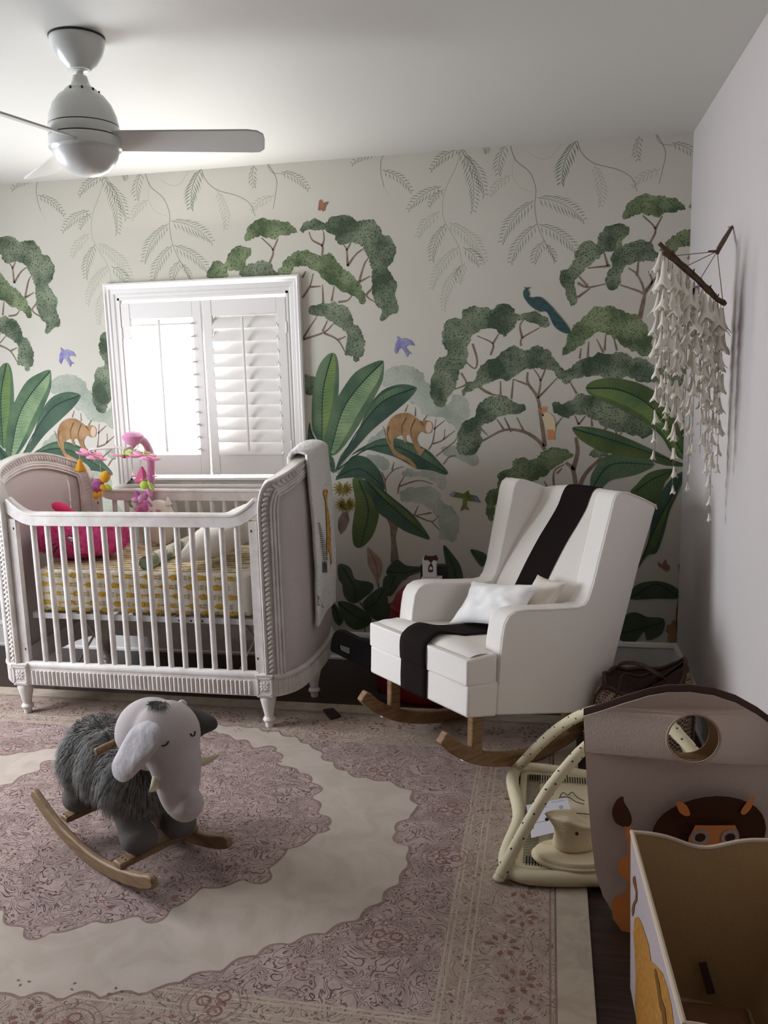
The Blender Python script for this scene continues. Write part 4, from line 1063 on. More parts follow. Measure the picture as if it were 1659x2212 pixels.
appl([k5([(1035,610),(1045,575),(1065,560),(1095,575),(1100,620),(1085,680),(1095,780),(1115,900),(1125,980),(1135,1100),(1135,1250),(1145,1400),(1150,1500),(1135,1515),(1125,1400),(1105,1300),(1090,1400),(1100,1480),(1085,1440),(1080,1300),(1085,1150),(1080,1000),(1075,850),(1068,720),(1050,660)])], 'giraffe_applique', M_gb2)
zb = []
for i in range(26):
    y = 985+i*24; x0 = 972+i*3.4; w = 30+26*sin(pi*min(1, i/22)); h = 11
    zb.append(k5([(x0, y), (x0+w, y+4), (x0+w, y+4+h*0.6), (x0+4, y+h)]))
for xa in (1030, 1052, 1075): zb.append(k5([(xa, 1480), (xa+9, 1480), (xa+14, 1610), (xa+6, 1615)]))
appl(zb, 'zebra_applique', M_zb)
b = MB(); tri = [uvbl(*q) for q in k5([(962,1925),(1042,2055),(930,2062)])]; b.tube(tri, 0.0022, 6, closed=True); tpart(blk, b, 'triangle_stitching', mat('grey_thread', rgb(150,148,146), 0.9))

# ------------------------------------------------------------------ baby mobile clamped to the back rail
M_mp = mat('mobile_pink_plastic', rgb(212,142,184), 0.4, 0.5); M_mf = mat('mobile_petal', rgb(240,158,192), 0.6, 0.3)
M_mg = mat('mobile_green_felt', rgb(178,206,92), 0.85); M_my = mat('mobile_yellow_plush', rgb(232,178,58), 0.9, bump=0.3, bscale=90)
M_mu = mat('mobile_purple_plush', rgb(164,84,142), 0.9, col2=rgb(190,120,168), nscale=60); M_mr = mat('mobile_rose_plush', rgb(196,92,132), 0.9)
M_mw = mat('mobile_white_plastic', rgb(222,216,212), 0.4)
MY = -0.47
mob = thing('baby_mobile', 'pink musical crib mobile with felt flowers and hanging soft toys clamped to back rail', 'mobile', (Uy(322,1080,-0.21).x, -0.21, 1.0))
Pm = lambda px, py, dy=0.0: tuple(Uy(px, py, MY+dy))
b = MB(); arm = smoothpath([Uy(322,1095,-0.245), Uy(326,1040,-0.25), Uy(326,990,-0.30), Uy(316,960,-0.38), Uy(300,946,-0.45), Uy(290,942,MY)], 6)
b.tube(arm, 0.021, 12); tpart(mob, b, 'clamp_arm', M_mp)
b = MB(); c0 = Uy(287, 944, MY)
b.lathe([(0.0, -0.055), (0.010, -0.054), (0.012, -0.046), (0.032, -0.036), (0.052, -0.008), (0.056, 0.004), (0.050, 0.010), (0.040, 0.020), (0.030, 0.024), (0.0, 0.028)], c0, 28); tpart(mob, b, 'music_box', M_mp)
b = MB(); hub = Uy(288, 975, MY); b.tube([c0+Vector((0, 0, -0.05)), hub+Vector((0, 0, -0.02))], 0.004, 8); tpart(mob, b, 'hanger_rod', M_mw)
b = MB(); n = 40; vs = [hub]
for i in range(n):
    a = 2*pi*i/n; r = 0.080+0.016*cos(5*a); vs.append(hub+Vector((r*cos(a), r*sin(a), -0.012+0.006*sin(3*a)-0.02*(i % 2)*0)))
b.add(vs, [(0, i+1, (i+1) % n+1) for i in range(n)]); tpart(mob, b, 'leaf_canopy', M_mg, solid=0.004)
fl_c = {'l': (Uy(197, 983, MY-0.02)), 'c': (Uy(268, 985, MY-0.05)), 'r': (Uy(312, 986, MY-0.10)), 'b': (Uy(310, 1029, MY+0.08))}
for key in ('l', 'r', 'c'):
    e = fl_c[key]+Vector((0, 0, 0.012)); a_ = hub; m_ = (a_+e)/2+Vector((0, 0, 0.022))
    b = MB(); b.tube(smoothpath([a_, a_+(m_-a_)*0.6+Vector((0, 0, 0.008)), m_, e+Vector((0, 0, 0.016)), e], 5), 0.0065, 8); tpart(mob, b, 'mobile_arm', M_mw)
def flower(c, tilt_, az, r=0.082, m=M_mf):
    R = Matrix.Rotation(az, 3, 'Z') @ Matrix.Rotation(tilt_, 3, 'Y')
    b = MB()
    for i in range(5):
        a = 2*pi*i/5+0.3; n = 14; vs = [Vector((0, 0, 0))]
        for j in range(n):
            t = 2*pi*j/n; q = Vector((r*0.60+r*0.42*cos(t), r*0.29*sin(t)*(1+0.25*cos(t)), 0.004*cos(2*t)))
            vs.append(Matrix.Rotation(a, 3, 'Z') @ q)
        vs[0] = Matrix.Rotation(a, 3, 'Z') @ Vector((r*0.6, 0, 0.004))
        b.add([R @ v+c for v in vs], [(0, j+1, (j+1) % n+1) for j in range(n)])
        b.add([R @ (Matrix.Rotation(a, 3, 'Z') @ v)+c for v in (Vector((0, -r*.12, .002)), Vector((r*.5, -r*.16, .002)), Vector((r*.5, r*.16, .002)), Vector((0, r*.12, .002)))], [(0,1,2,3)])
    f_ = tpart(mob, b, 'felt_flower', m, solid=0.0025)
    b = MB(); b.ell(c-R @ Vector((0, 0, 0.006)), (0.011, 0.011, 0.006), 12, 0, R); tpart(mob, b, 'flower_centre', M_mr, f_)
    bpy.context.view_layer.update(); return R
flower(fl_c['l'], radians(22), radians(-5)); flower(fl_c['c'], radians(8), 0.6, 0.070); flower(fl_c['r'], radians(14), radians(-10)); flower(fl_c['b'], radians(4), 0.2, 0.072)
def string(a, c): 
    b = MB(); b.tube([a, c], 0.0012, 5); tpart(mob, b, 'string', M_mw)
# yellow cone toy
e = Vector(Pm(172, 990, -0.02)); string(Pm(171, 978, -0.02), e)
b = MB(); b.lathe([(0.0, 0.0), (0.007, -0.004), (0.034, -0.064), (0.027, -0.070), (0.0, -0.070)], e, 5); toy = tpart(mob, b, 'yellow_bell_toy', M_my, bevel=0.004)
b = MB(); b.ell(e+Vector((0.002, 0, -0.066)), (0.014, 0.012, 0.008), 10); tpart(mob, b, 'green_fringe', M_mg, toy)
# bee doll
string(Pm(216, 1001, -0.06), Pm(218, 1020, -0.06))
b = MB(); b.ell(Pm(211, 1049, -0.06), (0.034, 0.028, 0.037), 18, 0, Matrix.Rotation(radians(25), 3, 'Y')); doll = tpart(mob, b, 'bee_doll_body', M_mu)
for (px, py, rx, rz_, m, nm, rot) in ((227,1030,0.021,0.026,M_my,'head',25),(207,1070,0.012,0.017,M_my,'foot',5),(216,1068,0.009,0.015,M_my,'foot',5),(224,1054,0.013,0.019,M_my,'hand',-55),(235,1053,0.010,0.017,M_mg,'hand',-40)):
    b = MB(); b.ell(Pm(px, py, -0.07), (rx*1.3, rx*1.2, rz_*1.25), 14, 0, Matrix.Rotation(radians(rot), 3, 'Y')); tpart(mob, b, nm, m, doll)
b = MB()
for k_ in range(4): b.tube([Pm(229, 1022, -0.07), Pm(232+k_*3, 1018+k_*2, -0.075)], 0.0022, 5)
tpart(mob, b, 'hair_tuft', M_mu, doll)
# pink cone with green doll
string(Pm(305, 985, -0.1), Pm(305, 1007, -0.1))
b = MB(); b.lathe([(0.0, 0.0), (0.008, -0.004), (0.042, -0.076), (0.032, -0.083), (0.0, -0.083)], Pm(306, 1007, -0.1), 4, R=Matrix.Rotation(0.6, 3, 'Z')); toy = tpart(mob, b, 'pink_cone_toy', M_mr, bevel=0.004)
b = MB(); b.ell(Pm(310, 1036, -0.11), (0.022, 0.02, 0.010), 12); tpart(mob, b, 'green_collar', M_mg, toy)
string(Pm(314, 1003, -0.12), Pm(318, 1030, -0.12))
b = MB(); b.ell(Pm(312, 1048, -0.13), (0.024, 0.02, 0.022), 16); doll = tpart(mob, b, 'green_doll_body', M_mg)
b = MB(); b.ell(Pm(326, 1050, -0.13), (0.010, 0.012, 0.030), 12, 0, Matrix.Rotation(radians(-28), 3, 'Y')); tpart(mob, b, 'leg', M_mg, doll)
b = MB(); b.ell(Pm(324, 1033, -0.12), (0.017, 0.014, 0.020), 12, 0, Matrix.Rotation(radians(-20), 3, 'Y')); tpart(mob, b, 'head', M_mu, doll)
# butterfly and snail dolls below
string(Pm(305, 1055, -0.08), Pm(306, 1080, -0.08))
b = MB(); b.ell(Pm(305, 1100, -0.08), (0.032, 0.026, 0.022), 18, 0, None, 0.25, 3); doll = tpart(mob, b, 'snail_doll_shell', M_mr)
for (px, py, rx, rz_, m, rot) in ((297,1068,0.010,0.020,M_mu,-35),(313,1072,0.011,0.022,M_mu,35),(322,1063,0.011,0.020,M_mp,-30),(292,1080,0.016,0.012,M_mp,0),(318,1086,0.009,0.026,M_mu,-55),(304,1078,0.014,0.018,M_mp,15),(314,1093,0.009,0.024,M_mr,-20)):
    b = MB(); b.ell(Pm(px, py, -0.09), (rx*1.35, rx*0.9, rz_*1.3), 12, 0, Matrix.Rotation(radians(rot), 3, 'Y')); tpart(mob, b, 'felt_petal', m, doll)
b = MB()
for k_ in range(3): 
    r = 0.007+0.007*k_; cc = Vector(Pm(307, 1102, -0.108)); b.tube([cc+Vector((r*cos(t*pi/8), 0, r*sin(t*pi/8))) for t in range(16)], 0.002, 5, closed=True)
tpart(mob, b, 'spiral', M_mu, doll)

# ------------------------------------------------------------------ ceiling fan
M_fan = mat('fan_white_enamel', rgb(212,214,210), 0.22, 0.5)
M_seam = mat('fan_seam', rgb(46,44,44), 0.5)
fan = thing('ceiling_fan', 'white three-bladed ceiling fan with an egg-shaped motor housing', 'ceiling fan', (-2.17, -1.78, H))
FC = Vector((-2.17, -1.78, 0))
b = MB(); b.lathe([(0.0, 2.70), (0.084, 2.699), (0.087, 2.692), (0.086, 2.680), (0.076, 2.650), (0.058, 2.622), (0.040, 2.607), (0.036, 2.600), (0.0, 2.600)], FC, 40); tpart(fan, b, 'ceiling_canopy', M_fan)
b = MB(); b.lathe([(0.087, 2.6993), (0.0885, 2.6993), (0.0885, 2.694), (0.087, 2.694)], FC, 40); tpart(fan, b, 'shadow_gap_ring', M_seam)
b = MB(); b.lathe([(0.020, 2.612), (0.026, 2.604), (0.026, 2.598), (0.012, 2.594), (0.012, 2.56), (0.0, 2.56)], FC, 20); tpart(fan, b, 'downrod', M_fan)
b = MB(); b.lathe([(0.0140, 2.5850), (0.0220, 2.5825), (0.0260, 2.5700), (0.0303, 2.5550), (0.0445, 2.5450), (0.0516, 2.5384), (0.0534, 2.5334), (0.0730, 2.5200), (0.0926, 2.4950), (0.1059, 2.4617), (0.1104, 2.4384), (0.1113, 2.4301)], FC, 48)
b.lathe([(0.1117, 2.4267), (0.1126, 2.4251), (0.1126, 2.3984), (0.1117, 2.3967)], FC, 48); b.lathe([(0.1126, 2.3926), (0.1135, 2.3909), (0.1148, 2.3659), (0.1148, 2.3584), (0.1068, 2.3518), (0.1050, 2.3468)], FC, 48)
tpart(fan, b, 'motor_housing', M_fan, angle=50)
for zc in (2.4285, 2.3950): b = MB(); b.lathe([(0.095, zc+0.004), (0.1085, zc+0.003), (0.1085, zc-0.003), (0.095, zc-0.004)], FC, 48); tpart(fan, b, 'seam_groove', M_seam)
for i in range(6):
    a = radians(-95+i*38); p = FC+Vector((0.056*cos(a), 0.056*sin(a), 2.534)); b = MB(); b.ell(p, (0.004, 0.004, 0.006), 8); tpart(fan, b, 'vent_hole', M_seam)
b = MB(); b.lathe([(0.1050, 2.3484), (0.0997, 2.3326), (0.0890, 2.3134), (0.0694, 2.2934), (0.0445, 2.2810), (0.0200, 2.2760), (0.0000, 2.2751)], FC, 48); tpart(fan, b, 'glass_light_cover', mat('frosted_cover', rgb(216,216,212), 0.35, 0.4))
def blade(ang):
    a = radians(ang); pitch = radians(-17); b = MB(); n = 20; top = []; L0, L1 = 0.095, 0.585
    out = [(L0, -0.058), (0.25, -0.061), (0.53, -0.066), (0.562, -0.060), (0.582, -0.040), (L1, -0.01), (0.582, 0.045), (0.568, 0.062), (0.53, 0.066), (0.25, 0.061), (L0, 0.058)]
    def pt(x, y, z):
        q = Vector((x, y*cos(pitch)-z*sin(pitch), y*sin(pitch)+z*cos(pitch)))
        return FC+Vector((q.x*cos(a)-q.y*sin(a), q.x*sin(a)+q.y*cos(a), 2.385+q.z))
    b.slab(out, lambda x, y: pt(x, y, 0.003), lambda x, y: pt(x, y, -0.003))
    bl = tpart(fan, b, 'fan_blade', mat('fan_blade_white', rgb(206,206,202), 0.28, 0.5), bevel=0.002)
for ang in (17, 137, 257): blade(ang)

# ------------------------------------------------------------------ wing-back rocking chair
M_cream = mat('cream_boucle', rgb(240,235,229), 0.92, 0.15, bump=0.22, bscale=420)
M_blackf = mat('black_fabric', rgb(34,27,26), 0.95, 0.1, bump=0.2, bscale=500)
M_oak = mat('oak_rocker', rgb(146,116,84), 0.55, 0.35, col2=rgb(120,92,62), nscale=6, stretch=(2, 2, 14))
CH = Vector((-0.962, -1.495, 0.002)); CRZ = atan2(-0.686, 0.728)
chair = thing('rocking_chair', 'cream wing-back rocking chair with a wide black stripe on wooden rockers', 'chair', CH, CRZ)
bpy.context.view_layer.update()
W0 = 0.64
def part2(b, name, m, parent=None, **k): return b.build(name, m, parent or chair, **k)
# local frame: x from 0 (near side) to -W0, y = depth, z up
side = [(0.150,0.295),(0.158,0.42),(0.166,0.52),(0.178,0.600),(0.190,0.650),(0.212,0.678),(0.245,0.690),(0.30,0.688),(0.45,0.662),(0.600,0.640),(0.640,0.642),(0.665,0.665),(0.690,0.720),(0.735,0.870),(0.770,0.985),(0.790,1.055),(0.805,1.082),(0.830,1.095),(0.870,1.090),(0.97,1.055),(1.070,1.012),(1.078,0.995),(1.0,0.790),(0.92,0.565),(0.847,0.372),(0.765,0.160),(0.750,0.146),(0.573,0.188)]
def thick(z, y): # wings flare outwards a little
    return 0.0
for (xa, xb, nm) in ((0.0, -0.088, 1), (-W0, -W0+0.088, -1)):
    b = MB()
    fl_ = lambda y, z: 0.018*max(0, (z-0.70)/0.4)*nm
    b.slab(side, lambda y, z: (xa+fl_(y, z)*1.0, y, z), lambda y, z: (xb+fl_(y, z)*0.4, y, z))
    part2(b, 'wing_arm', M_cream, bevel=0.016, bseg=4, angle=40)
    b = MB(); b.tube([(xa+fl_(y, z)+0.001*nm, y+0.004, z-0.003) for y, z in side[1:22]], 0.0035, 6); part2(b, 'piping', M_cream)
b = MB()   # front rail and underside between the sides
base = [(0.004,0.324),(0.012,0.440),(0.60,0.36),(0.76,0.33),(0.745,0.156),(0.573,0.196)]
b.slab(base, lambda y, z: (-0.086, y, z), lambda y, z: (-W0+0.086, y, z))
part2(b, 'seat_base', M_cream, bevel=0.006)
b = MB()
fr_ = [(0.0,0.322),(0.006,0.445),(0.160,0.430),(0.150,0.290)]
b.slab(fr_, lambda y, z: (-0.001, y, z), lambda y, z: (-W0+0.001, y, z)); part2(b, 'front_border', M_cream, bevel=0.010, bseg=3)
# T-shaped seat cushion with crowned top
def seat_z(y): return 0.558+0.012*sin(pi*min(1, max(0, y/0.2)))-0.155*max(0, y-0.06)
b = MB()
T_out = [(-0.002, 0.0), (-0.002, 0.145), (-0.012, 0.158), (-0.092, 0.164), (-0.092, 0.66), (-W0+0.092, 0.66), (-W0+0.092, 0.164), (-W0+0.012, 0.158), (-W0+0.002, 0.145), (-W0+0.002, 0.0)]
b.slab(T_out, lambda x, y: (x, y+0.004, seat_z(y)-0.012), lambda x, y: (x, y, 0.446-0.16*y)); part2(b, 'seat_cushion', M_cream, bevel=0.026, bseg=5)
b = MB()   # crown of the seat
def crown(u, v):
    y = 0.03+0.62*v; xl, xr = (-0.02, -W0+0.02) if y < 0.145 else (-0.105, -W0+0.105)
    x = xl+(xr-xl)*u; e = (1-abs(2*u-1)**3)*(1-abs(2*v-1)**6)
    return Vector((x, y, seat_z(y)-0.016+0.022*e))
b.grid(crown, 24, 40); part2(b, 'cushion_crown', M_cream)
# back cushion: gently S-shaped front
bp_ = [(0.600,0.50),(0.622,0.585),(0.662,0.640),(0.735,0.740),(0.813,0.835),(0.880,0.905),(0.935,0.968),(0.965,1.020),(0.985,1.046),(1.012,1.052),(1.045,1.040),(1.062,1.000)]
PB = smoothpath([(0, y, z) for y, z in bp_], 5)
b = MB()
def backf(u, v, off=0.0, x0=-0.082, x1=-W0+0.082):
    i = v*(len(PB)-1); k_ = min(int(i), len(PB)-2); p = PB[k_].lerp(PB[k_+1], i-k_)
    t = (PB[k_+1]-PB[k_]).normalized(); n = Vector((0, -t.z, t.y))
    x = x0+(x1-x0)*u; uu = (x+0.082)/(-W0+0.164)
    cr_ = 0.026*(1-abs(2*uu-1)**2.2)
    q = p+n*(cr_+off-0.010); q.x = x; return q
b.grid(backf, 26, len(PB)); part2(b, 'back_cushion', M_cream, angle=80)
b = MB(); rear = [(1.074,1.000),(1.0,0.790),(0.847,0.372),(0.76,0.16)]
b.slab([(0.76,0.165),(0.745,0.20),(0.80,0.40),(0.95,0.82),(1.00,1.02),(1.045,1.036),(1.07,1.0),(1.0,0.790),(0.847,0.372),(0.775,0.17)], lambda y, z: (-0.05, y, z), lambda y, z: (-W0+0.05, y, z)); part2(b, 'back_panel', M_cream, bevel=0.006)
# black stripe, three pieces of cloth sewn over cushion and front
sx0_, sx1_ = -0.243, -0.410
b = MB(); b.grid(lambda u, v: backf(u, v*0.97+0.02, 0.003, sx0_, sx1_), 8, 70)
bs = part2(b, 'back_stripe', M_blackf, angle=80)
b = MB(); sp_ = smoothpath([(0, -0.0035, 0.322), (0, -0.0030, 0.38), (0, 0.0015, 0.446), (0, -0.0035, 0.456), (0, -0.0035, 0.515), (0, 0.004, 0.545), (0, 0.022, 0.5615), (0, 0.05, 0.575), (0, 0.10, 0.5790), (0, 0.2, seat_z(0.2)+0.011), (0, 0.35, seat_z(0.35)+0.0115), (0, 0.5, seat_z(0.5)+0.011), (0, 0.61, seat_z(0.61)+0.010)], 5)
def st_(u, v):
    i = v*(len(sp_)-1); k_ = min(int(i), len(sp_)-2); p = sp_[k_].lerp(sp_[k_+1], i-k_); p = p.copy(); p.x = sx0_+(sx1_-sx0_)*u; return p
b.grid(st_, 6, len(sp_)); part2(b, 'seat_stripe', M_blackf, angle=80, solid=0.004)
# rockers and legs
for xr in (-0.055, -W0+0.055):
    pts = smoothpath([(xr, -0.082, 0.255), (xr, 0.0, 0.178), (xr, 0.12, 0.108), (xr, 0.27, 0.060), (xr, 0.42, 0.040), (xr, 0.58, 0.052), (xr, 0.70, 0.082), (xr, 0.80, 0.118)], 5)
    b = MB(); k_ = len(pts); vs = []
    for i, p in enumerate(pts):
        t = (pts[min(i+1, k_-1)]-pts[max(0, i-1)]).normalized(); n = Vector((0, -t.z, t.y))
        h = 0.027 if 0 < i < k_-1 else 0.024
        for (dx, dn) in ((0.019, 1), (-0.019, 1), (-0.019, -1), (0.019, -1)): vs.append(p+Vector((dx, 0, 0))+n*h*dn)
    b.add(vs, [(i*4+r, i*4+(r+1) % 4, (i+1)*4+(r+1) % 4, (i+1)*4+r) for i in range(k_-1) for r in range(4)]+[(0,1,2,3), tuple(4*(k_-1)+q for q in (3,2,1,0))])
    rk = part2(b, 'rocker', M_oak, bevel=0.007, bseg=3)
    b = MB(); b.box((xr, 0.030, 0.125), (0.016, 0.030, 0.010), R=Matrix.Rotation(radians(-38), 3, 'X')); part2(b, 'floor_pad', M_white, rk)
    for (ya, yb, za, zb_) in ((0.088, 0.082, 0.315, 0.125), (0.60, 0.63, 0.20, 0.062)):
        b = MB(); b.bar((xr, ya, za), (xr, yb, zb_), 0.036, 0.052, up=(0, 1, 0)); part2(b, 'leg', M_oak, bevel=0.008)

# pillows on the chair
def chair_world(x, y, z): return CH+Vector((x*cos(CRZ)-y*sin(CRZ), x*sin(CRZ)+y*cos(CRZ), z))
tp = thing('throw_pillow', 'small crisp white throw pillow lying in front on the rocking chair seat', 'pillow', chair_world(-0.315, 0.40, 0.55), CRZ)
b = MB(); pillow(b, 0.385, 0.235, 0.10, pinch=0.16, wr=0.014, seed=4)
R = Matrix.Rotation(radians(8), 3, 'Z') @ Matrix.Rotation(radians(-7), 3, 'Y') @ Matrix.Rotation(radians(42), 3, 'X')
place(b, R, (0.012, 0.020, 0.072)); b.build('pillow_cover', mat('crisp_white', rgb(240,238,236), 0.8, 0.15), tp, angle=80)
tp2 = thing('lumbar_pillow', 'cream pillow corner showing behind the white pillow on the rocking chair', 'pillow', chair_world(-0.19, 0.53, 0.53), CRZ)
b = MB(); pillow(b, 0.17, 0.22, 0.06, pinch=0.10, wr=0.006, seed=9)
R = Matrix.Rotation(radians(50), 3, 'X'); place(b, R, (0.020, 0.030, 0.112)); b.build('pillow_cover', mat('cream_cotton', rgb(224,214,202), 0.85, 0.15), tp2, angle=80)

# ------------------------------------------------------------------ driftwood wall hanging with strings of paper bells
M_stick = mat('driftwood', rgb(74,56,44), 0.8, 0.2, col2=rgb(98,78,60), nscale=30, bump=0.5, bscale=60)
M_cord = mat('jute_cord', rgb(128,112,92), 0.9); M_bell = mat('paper_bell_white', rgb(224,218,206), 0.85, 0.15)
hang = thing('wall_hanging', 'driftwood hanging with long strands of white paper bell flowers in the room corner', 'wall hanging', (-0.10, -1.10, 1.95))
def hp(px, py, y): return Uy(px, py, y)
L0 = hp(1424, 526, -1.16); L1 = hp(1578, 658, -1.08); L1.x = min(L1.x, -0.03)
K0 = hp(1432, 545, -1.26); K1 = hp(1560, 655, -1.19)
def stick(a, c, r, name):
    b = MB(); pts = []
    for i in range(17):
        t = i/16; p = a.lerp(c, t); p = p+Vector((0.006*noise.noise(Vector((t*6, 1, r*99))), 0, 0.010*noise.noise(Vector((t*5, 3, r*77))))); pts.append(p)
    b.tube(pts, [r*(0.85+0.3*noise.noise(Vector((i*0.7, 5, 2)))) for i in range(17)], 9)
    for i in (3, 8, 12, 14): b.tube([pts[i], pts[i]+Vector((0.004, -0.012, 0.014))], [r*0.5, r*0.2], 6)
    return tpart(hang, b, name, M_stick)
stick(L0, L1, 0.0095, 'driftwood_stick'); stick(K0, K1, 0.0085, 'driftwood_stick')
knot = hp(1549, 543, -1.09); wtop = Vector((-0.004, -1.02, 2.125)); wtop = Ux(1581, 490, -0.004)
b = MB(); b.tube([knot+Vector((0, 0, -0.01)), knot+Vector((0.006, 0, 0.01)), wtop.lerp(knot, 0.5), wtop], [0.006, 0.009, 0.009, 0.006], 8); b.tube([knot, hp(1530, 543, -1.10)], [0.006, 0.004], 6); tpart(hang, b, 'hanging_cord', mat('dark_cord', rgb(96,80,66), 0.9))
b = MB(); b.lathe([(0.0, 0.0), (0.006, 0.0), (0.006, 0.008), (0.003, 0.010), (0.003, 0.018), (0, 0.018)], wtop+Vector((0.003, 0, 0)), 10, 0, Vector((-1, 0, 0)).to_track_quat('Z', 'Y').to_matrix()); tpart(hang, b, 'wall_nail', M_metal)
for tgt in (L0.lerp(L1, 0.20), L0.lerp(L1, 0.38), L0.lerp(L1, 0.60), L0.lerp(L1, 0.96)):
    b = MB(); b.tube([knot, tgt], 0.0016, 5)
    b.tube([tgt+Vector((0.011*cos(t), 0.011*sin(t)*0.6, 0.011*sin(t))) for t in [i*pi/4 for i in range(8)]], 0.0018, 5, closed=True); tpart(hang, b, 'suspension_string', M_cord)
def bell_mesh(seed):
    b = MB(); r_ = random.Random(seed); n = 20
    prof = [(0.04, 0.0), (0.10, -0.10), (0.16, -0.34), (0.24, -0.60), (0.40, -0.84), (0.62, -1.0)]
    vs = []
    for k_, (r, z) in enumerate(prof):
        for j in range(n):
            a = 2*pi*j/n; f = k_/5
            pet = 1+0.20*f*f*cos(4*a+seed); vs.append((r*pet*cos(a), r*pet*sin(a), z-0.12*f*f*cos(4*a+seed)+0.03*f*r_.uniform(-1, 1)))
    b.add(vs, [(i*n+j, i*n+(j+1) % n, (i+1)*n+(j+1) % n, (i+1)*n+j) for i in range(5) for j in range(n)])
    return b
protos = []
RB = random.Random(21)
strands = []   # (anchor, length)
def ln(px, py, a): 
    """length of a strand that ends level with this picture height"""
    return a.z-Uy(px, py, a.y).z
spec = [(0, 0.02, 1000), (0, 0.14, 905), (0, 0.30, 1055), (0, 0.42, 930), (0, 0.53, 1060), (0, 0.66, 870), (0, 0.78, 1000), (0, 0.88, 1120), (0, 0.97, 1010),
        (1, 0.03, 860), (1, 0.16, 935), (1, 0.30, 1000), (1, 0.44, 900), (1, 0.58, 960), (1, 0.72, 980), (1, 0.85, 1030), (1, 0.98, 940)]
bells = []
for (st_i, t, ye) in spec:
    a = (L0.lerp(L1, t) if st_i == 0 else K0.lerp(K1, t))+Vector((0, 0, -0.008)); L = ln(1500, ye, a)
    if L < 0.2: L = 0.2
    strands.append((a, L)); z = 0.012; big = 1.0
    while z < L:
        u = z/L; s = 0.050*(1-u)**0.8+0.024
        s *= RB.uniform(0.85, 1.15)
        bells.append((a+Vector((RB.uniform(-.006, .006), RB.uniform(-.010, .010), -z)), s, u)); z += s*(1.0+1.25*u)
for a, L in strands:
    b = MB(); b.tube([a, a+Vector((0, 0, -L))], 0.0010, 5); tpart(hang, b, 'strand', M_cord)
mesh_p = []
for i in range(4):
    me_o = bell_mesh(i*1.7).build('paper_bell', M_bell, hang); me_o.modifiers.new('so', 'SOLIDIFY').thickness = 0.03
    mesh_p.append(me_o)
bells.sort(key=lambda q: -q[1]*(1.2 if q[0].y < -1.15 else 1.0))
mk_ = [(p, s) for p, s, u in bells]
for i, (p, s) in enumerate(mk_[:100]):
    if i < 4: o = mesh_p[i]
    else: o = mesh_p[i % 4].copy(); C.objects.link(o); o.parent = hang
    o.location = p-Vector(hang.location); o.scale = (s*0.60, s*0.60, s*1.15)
    o.rotation_euler = (RB.uniform(-.14, .14), RB.uniform(-.14, .14), RB.uniform(0, 6.28))
b = MB()
for i, (p, s) in enumerate(mk_[100:]):
    q = bell_mesh(i % 5*1.3); R = Matrix.Rotation(RB.uniform(-.14, .14), 3, 'X') @ Matrix.Rotation(RB.uniform(-.14, .14), 3, 'Y')
    q.v = [tuple(R @ Vector((v[0]*s*0.60, v[1]*s*0.60, v[2]*s*1.15))+p) for v in q.v]; b.add(q.v, q.f)
o = tpart(hang, b, 'small_paper_bells', M_bell); o['kind'] = 'stuff'; o.modifiers.new('so', 'SOLIDIFY').thickness = 0.001
b = MB(); c_ = hp(1504, 627, -1.21); b.box(c_, (0.022, 0.006, 0.030)); b.box(c_+Vector((-0.012, 0, -0.004)), (0.012, 0.006, 0.024)); tpart(hang, b, 'pale_blue_tag', mat('tag_lilac', rgb(176,172,190), 0.8))

# ------------------------------------------------------------------ rocking elephant
M_fur = mat('elephant_fur_base', rgb(94,92,90), 0.95, 0.1); M_hair = mat('elephant_fur', rgb(106,105,103), 0.8, 0.25, col2=rgb(140,138,134), nscale=40)
M_leg = mat('elephant_leg_grey', rgb(104,101,99), 0.95, 0.1, bump=0.4, bscale=300); M_head = mat('elephant_head_velour', rgb(190,181,180), 0.95, 0.1, bump=0.25, bscale=350)
M_earl = mat('elephant_ear_pale', rgb(216,212,216), 0.92, 0.12, col2=rgb(202,198,202), nscale=14, bump=0.5, bscale=22)
M_beech = mat('beech_wood', rgb(146,120,90), 0.55, 0.3, col2=rgb(124,98,72), nscale=6, stretch=(2, 14, 14))
M_ivory = mat('ivory_felt', rgb(212,204,176), 0.85)
ED = Vector((0.86, -0.51, 0)).normalized(); EN = Vector((-ED.y, ED.x, 0)); EO = Vector((-2.10, -2.0, 0.0125)); ERZ = atan2(ED.y, ED.x)
ele = thing('rocking_elephant', 'grey shaggy plush rocking elephant with sleepy eyes on wooden rockers', 'rocking toy', EO, ERZ)
def ew(x, y, z): return EO+ED*x+EN*y+Vector((0, 0, z))
def loc_(P): d = Vector(P)-EO; return Vector((d.dot(ED), d.dot(EN), d.z))
def epart(b, name, m, parent=None, **k): return b.build(name, m, parent or ele, **k)
def bar_curve(b, pts, w, h, mi=0):
    k_ = len(pts); vs = []
    for i, p in enumerate(pts):
        t = (pts[min(i+1, k_-1)]-pts[max(0, i-1)]).normalized(); n = Vector((-t.z, 0, t.x)); s_ = Vector((0, 1, 0))
        hh = h*(0.55 if i in (0, k_-1) else (0.9 if i in (1, k_-2) else 1))
        for (a, c) in ((1, 1), (-1, 1), (-1, -1), (1, -1)): vs.append(p+s_*a*w/2+n*c*hh/2)
    b.add(vs, [(i*4+r, i*4+(r+1) % 4, (i+1)*4+(r+1) % 4, (i+1)*4+r) for i in range(k_-1) for r in range(4)]+[(0,1,2,3), tuple(4*(k_-1)+q for q in (3,2,1,0))], mi)
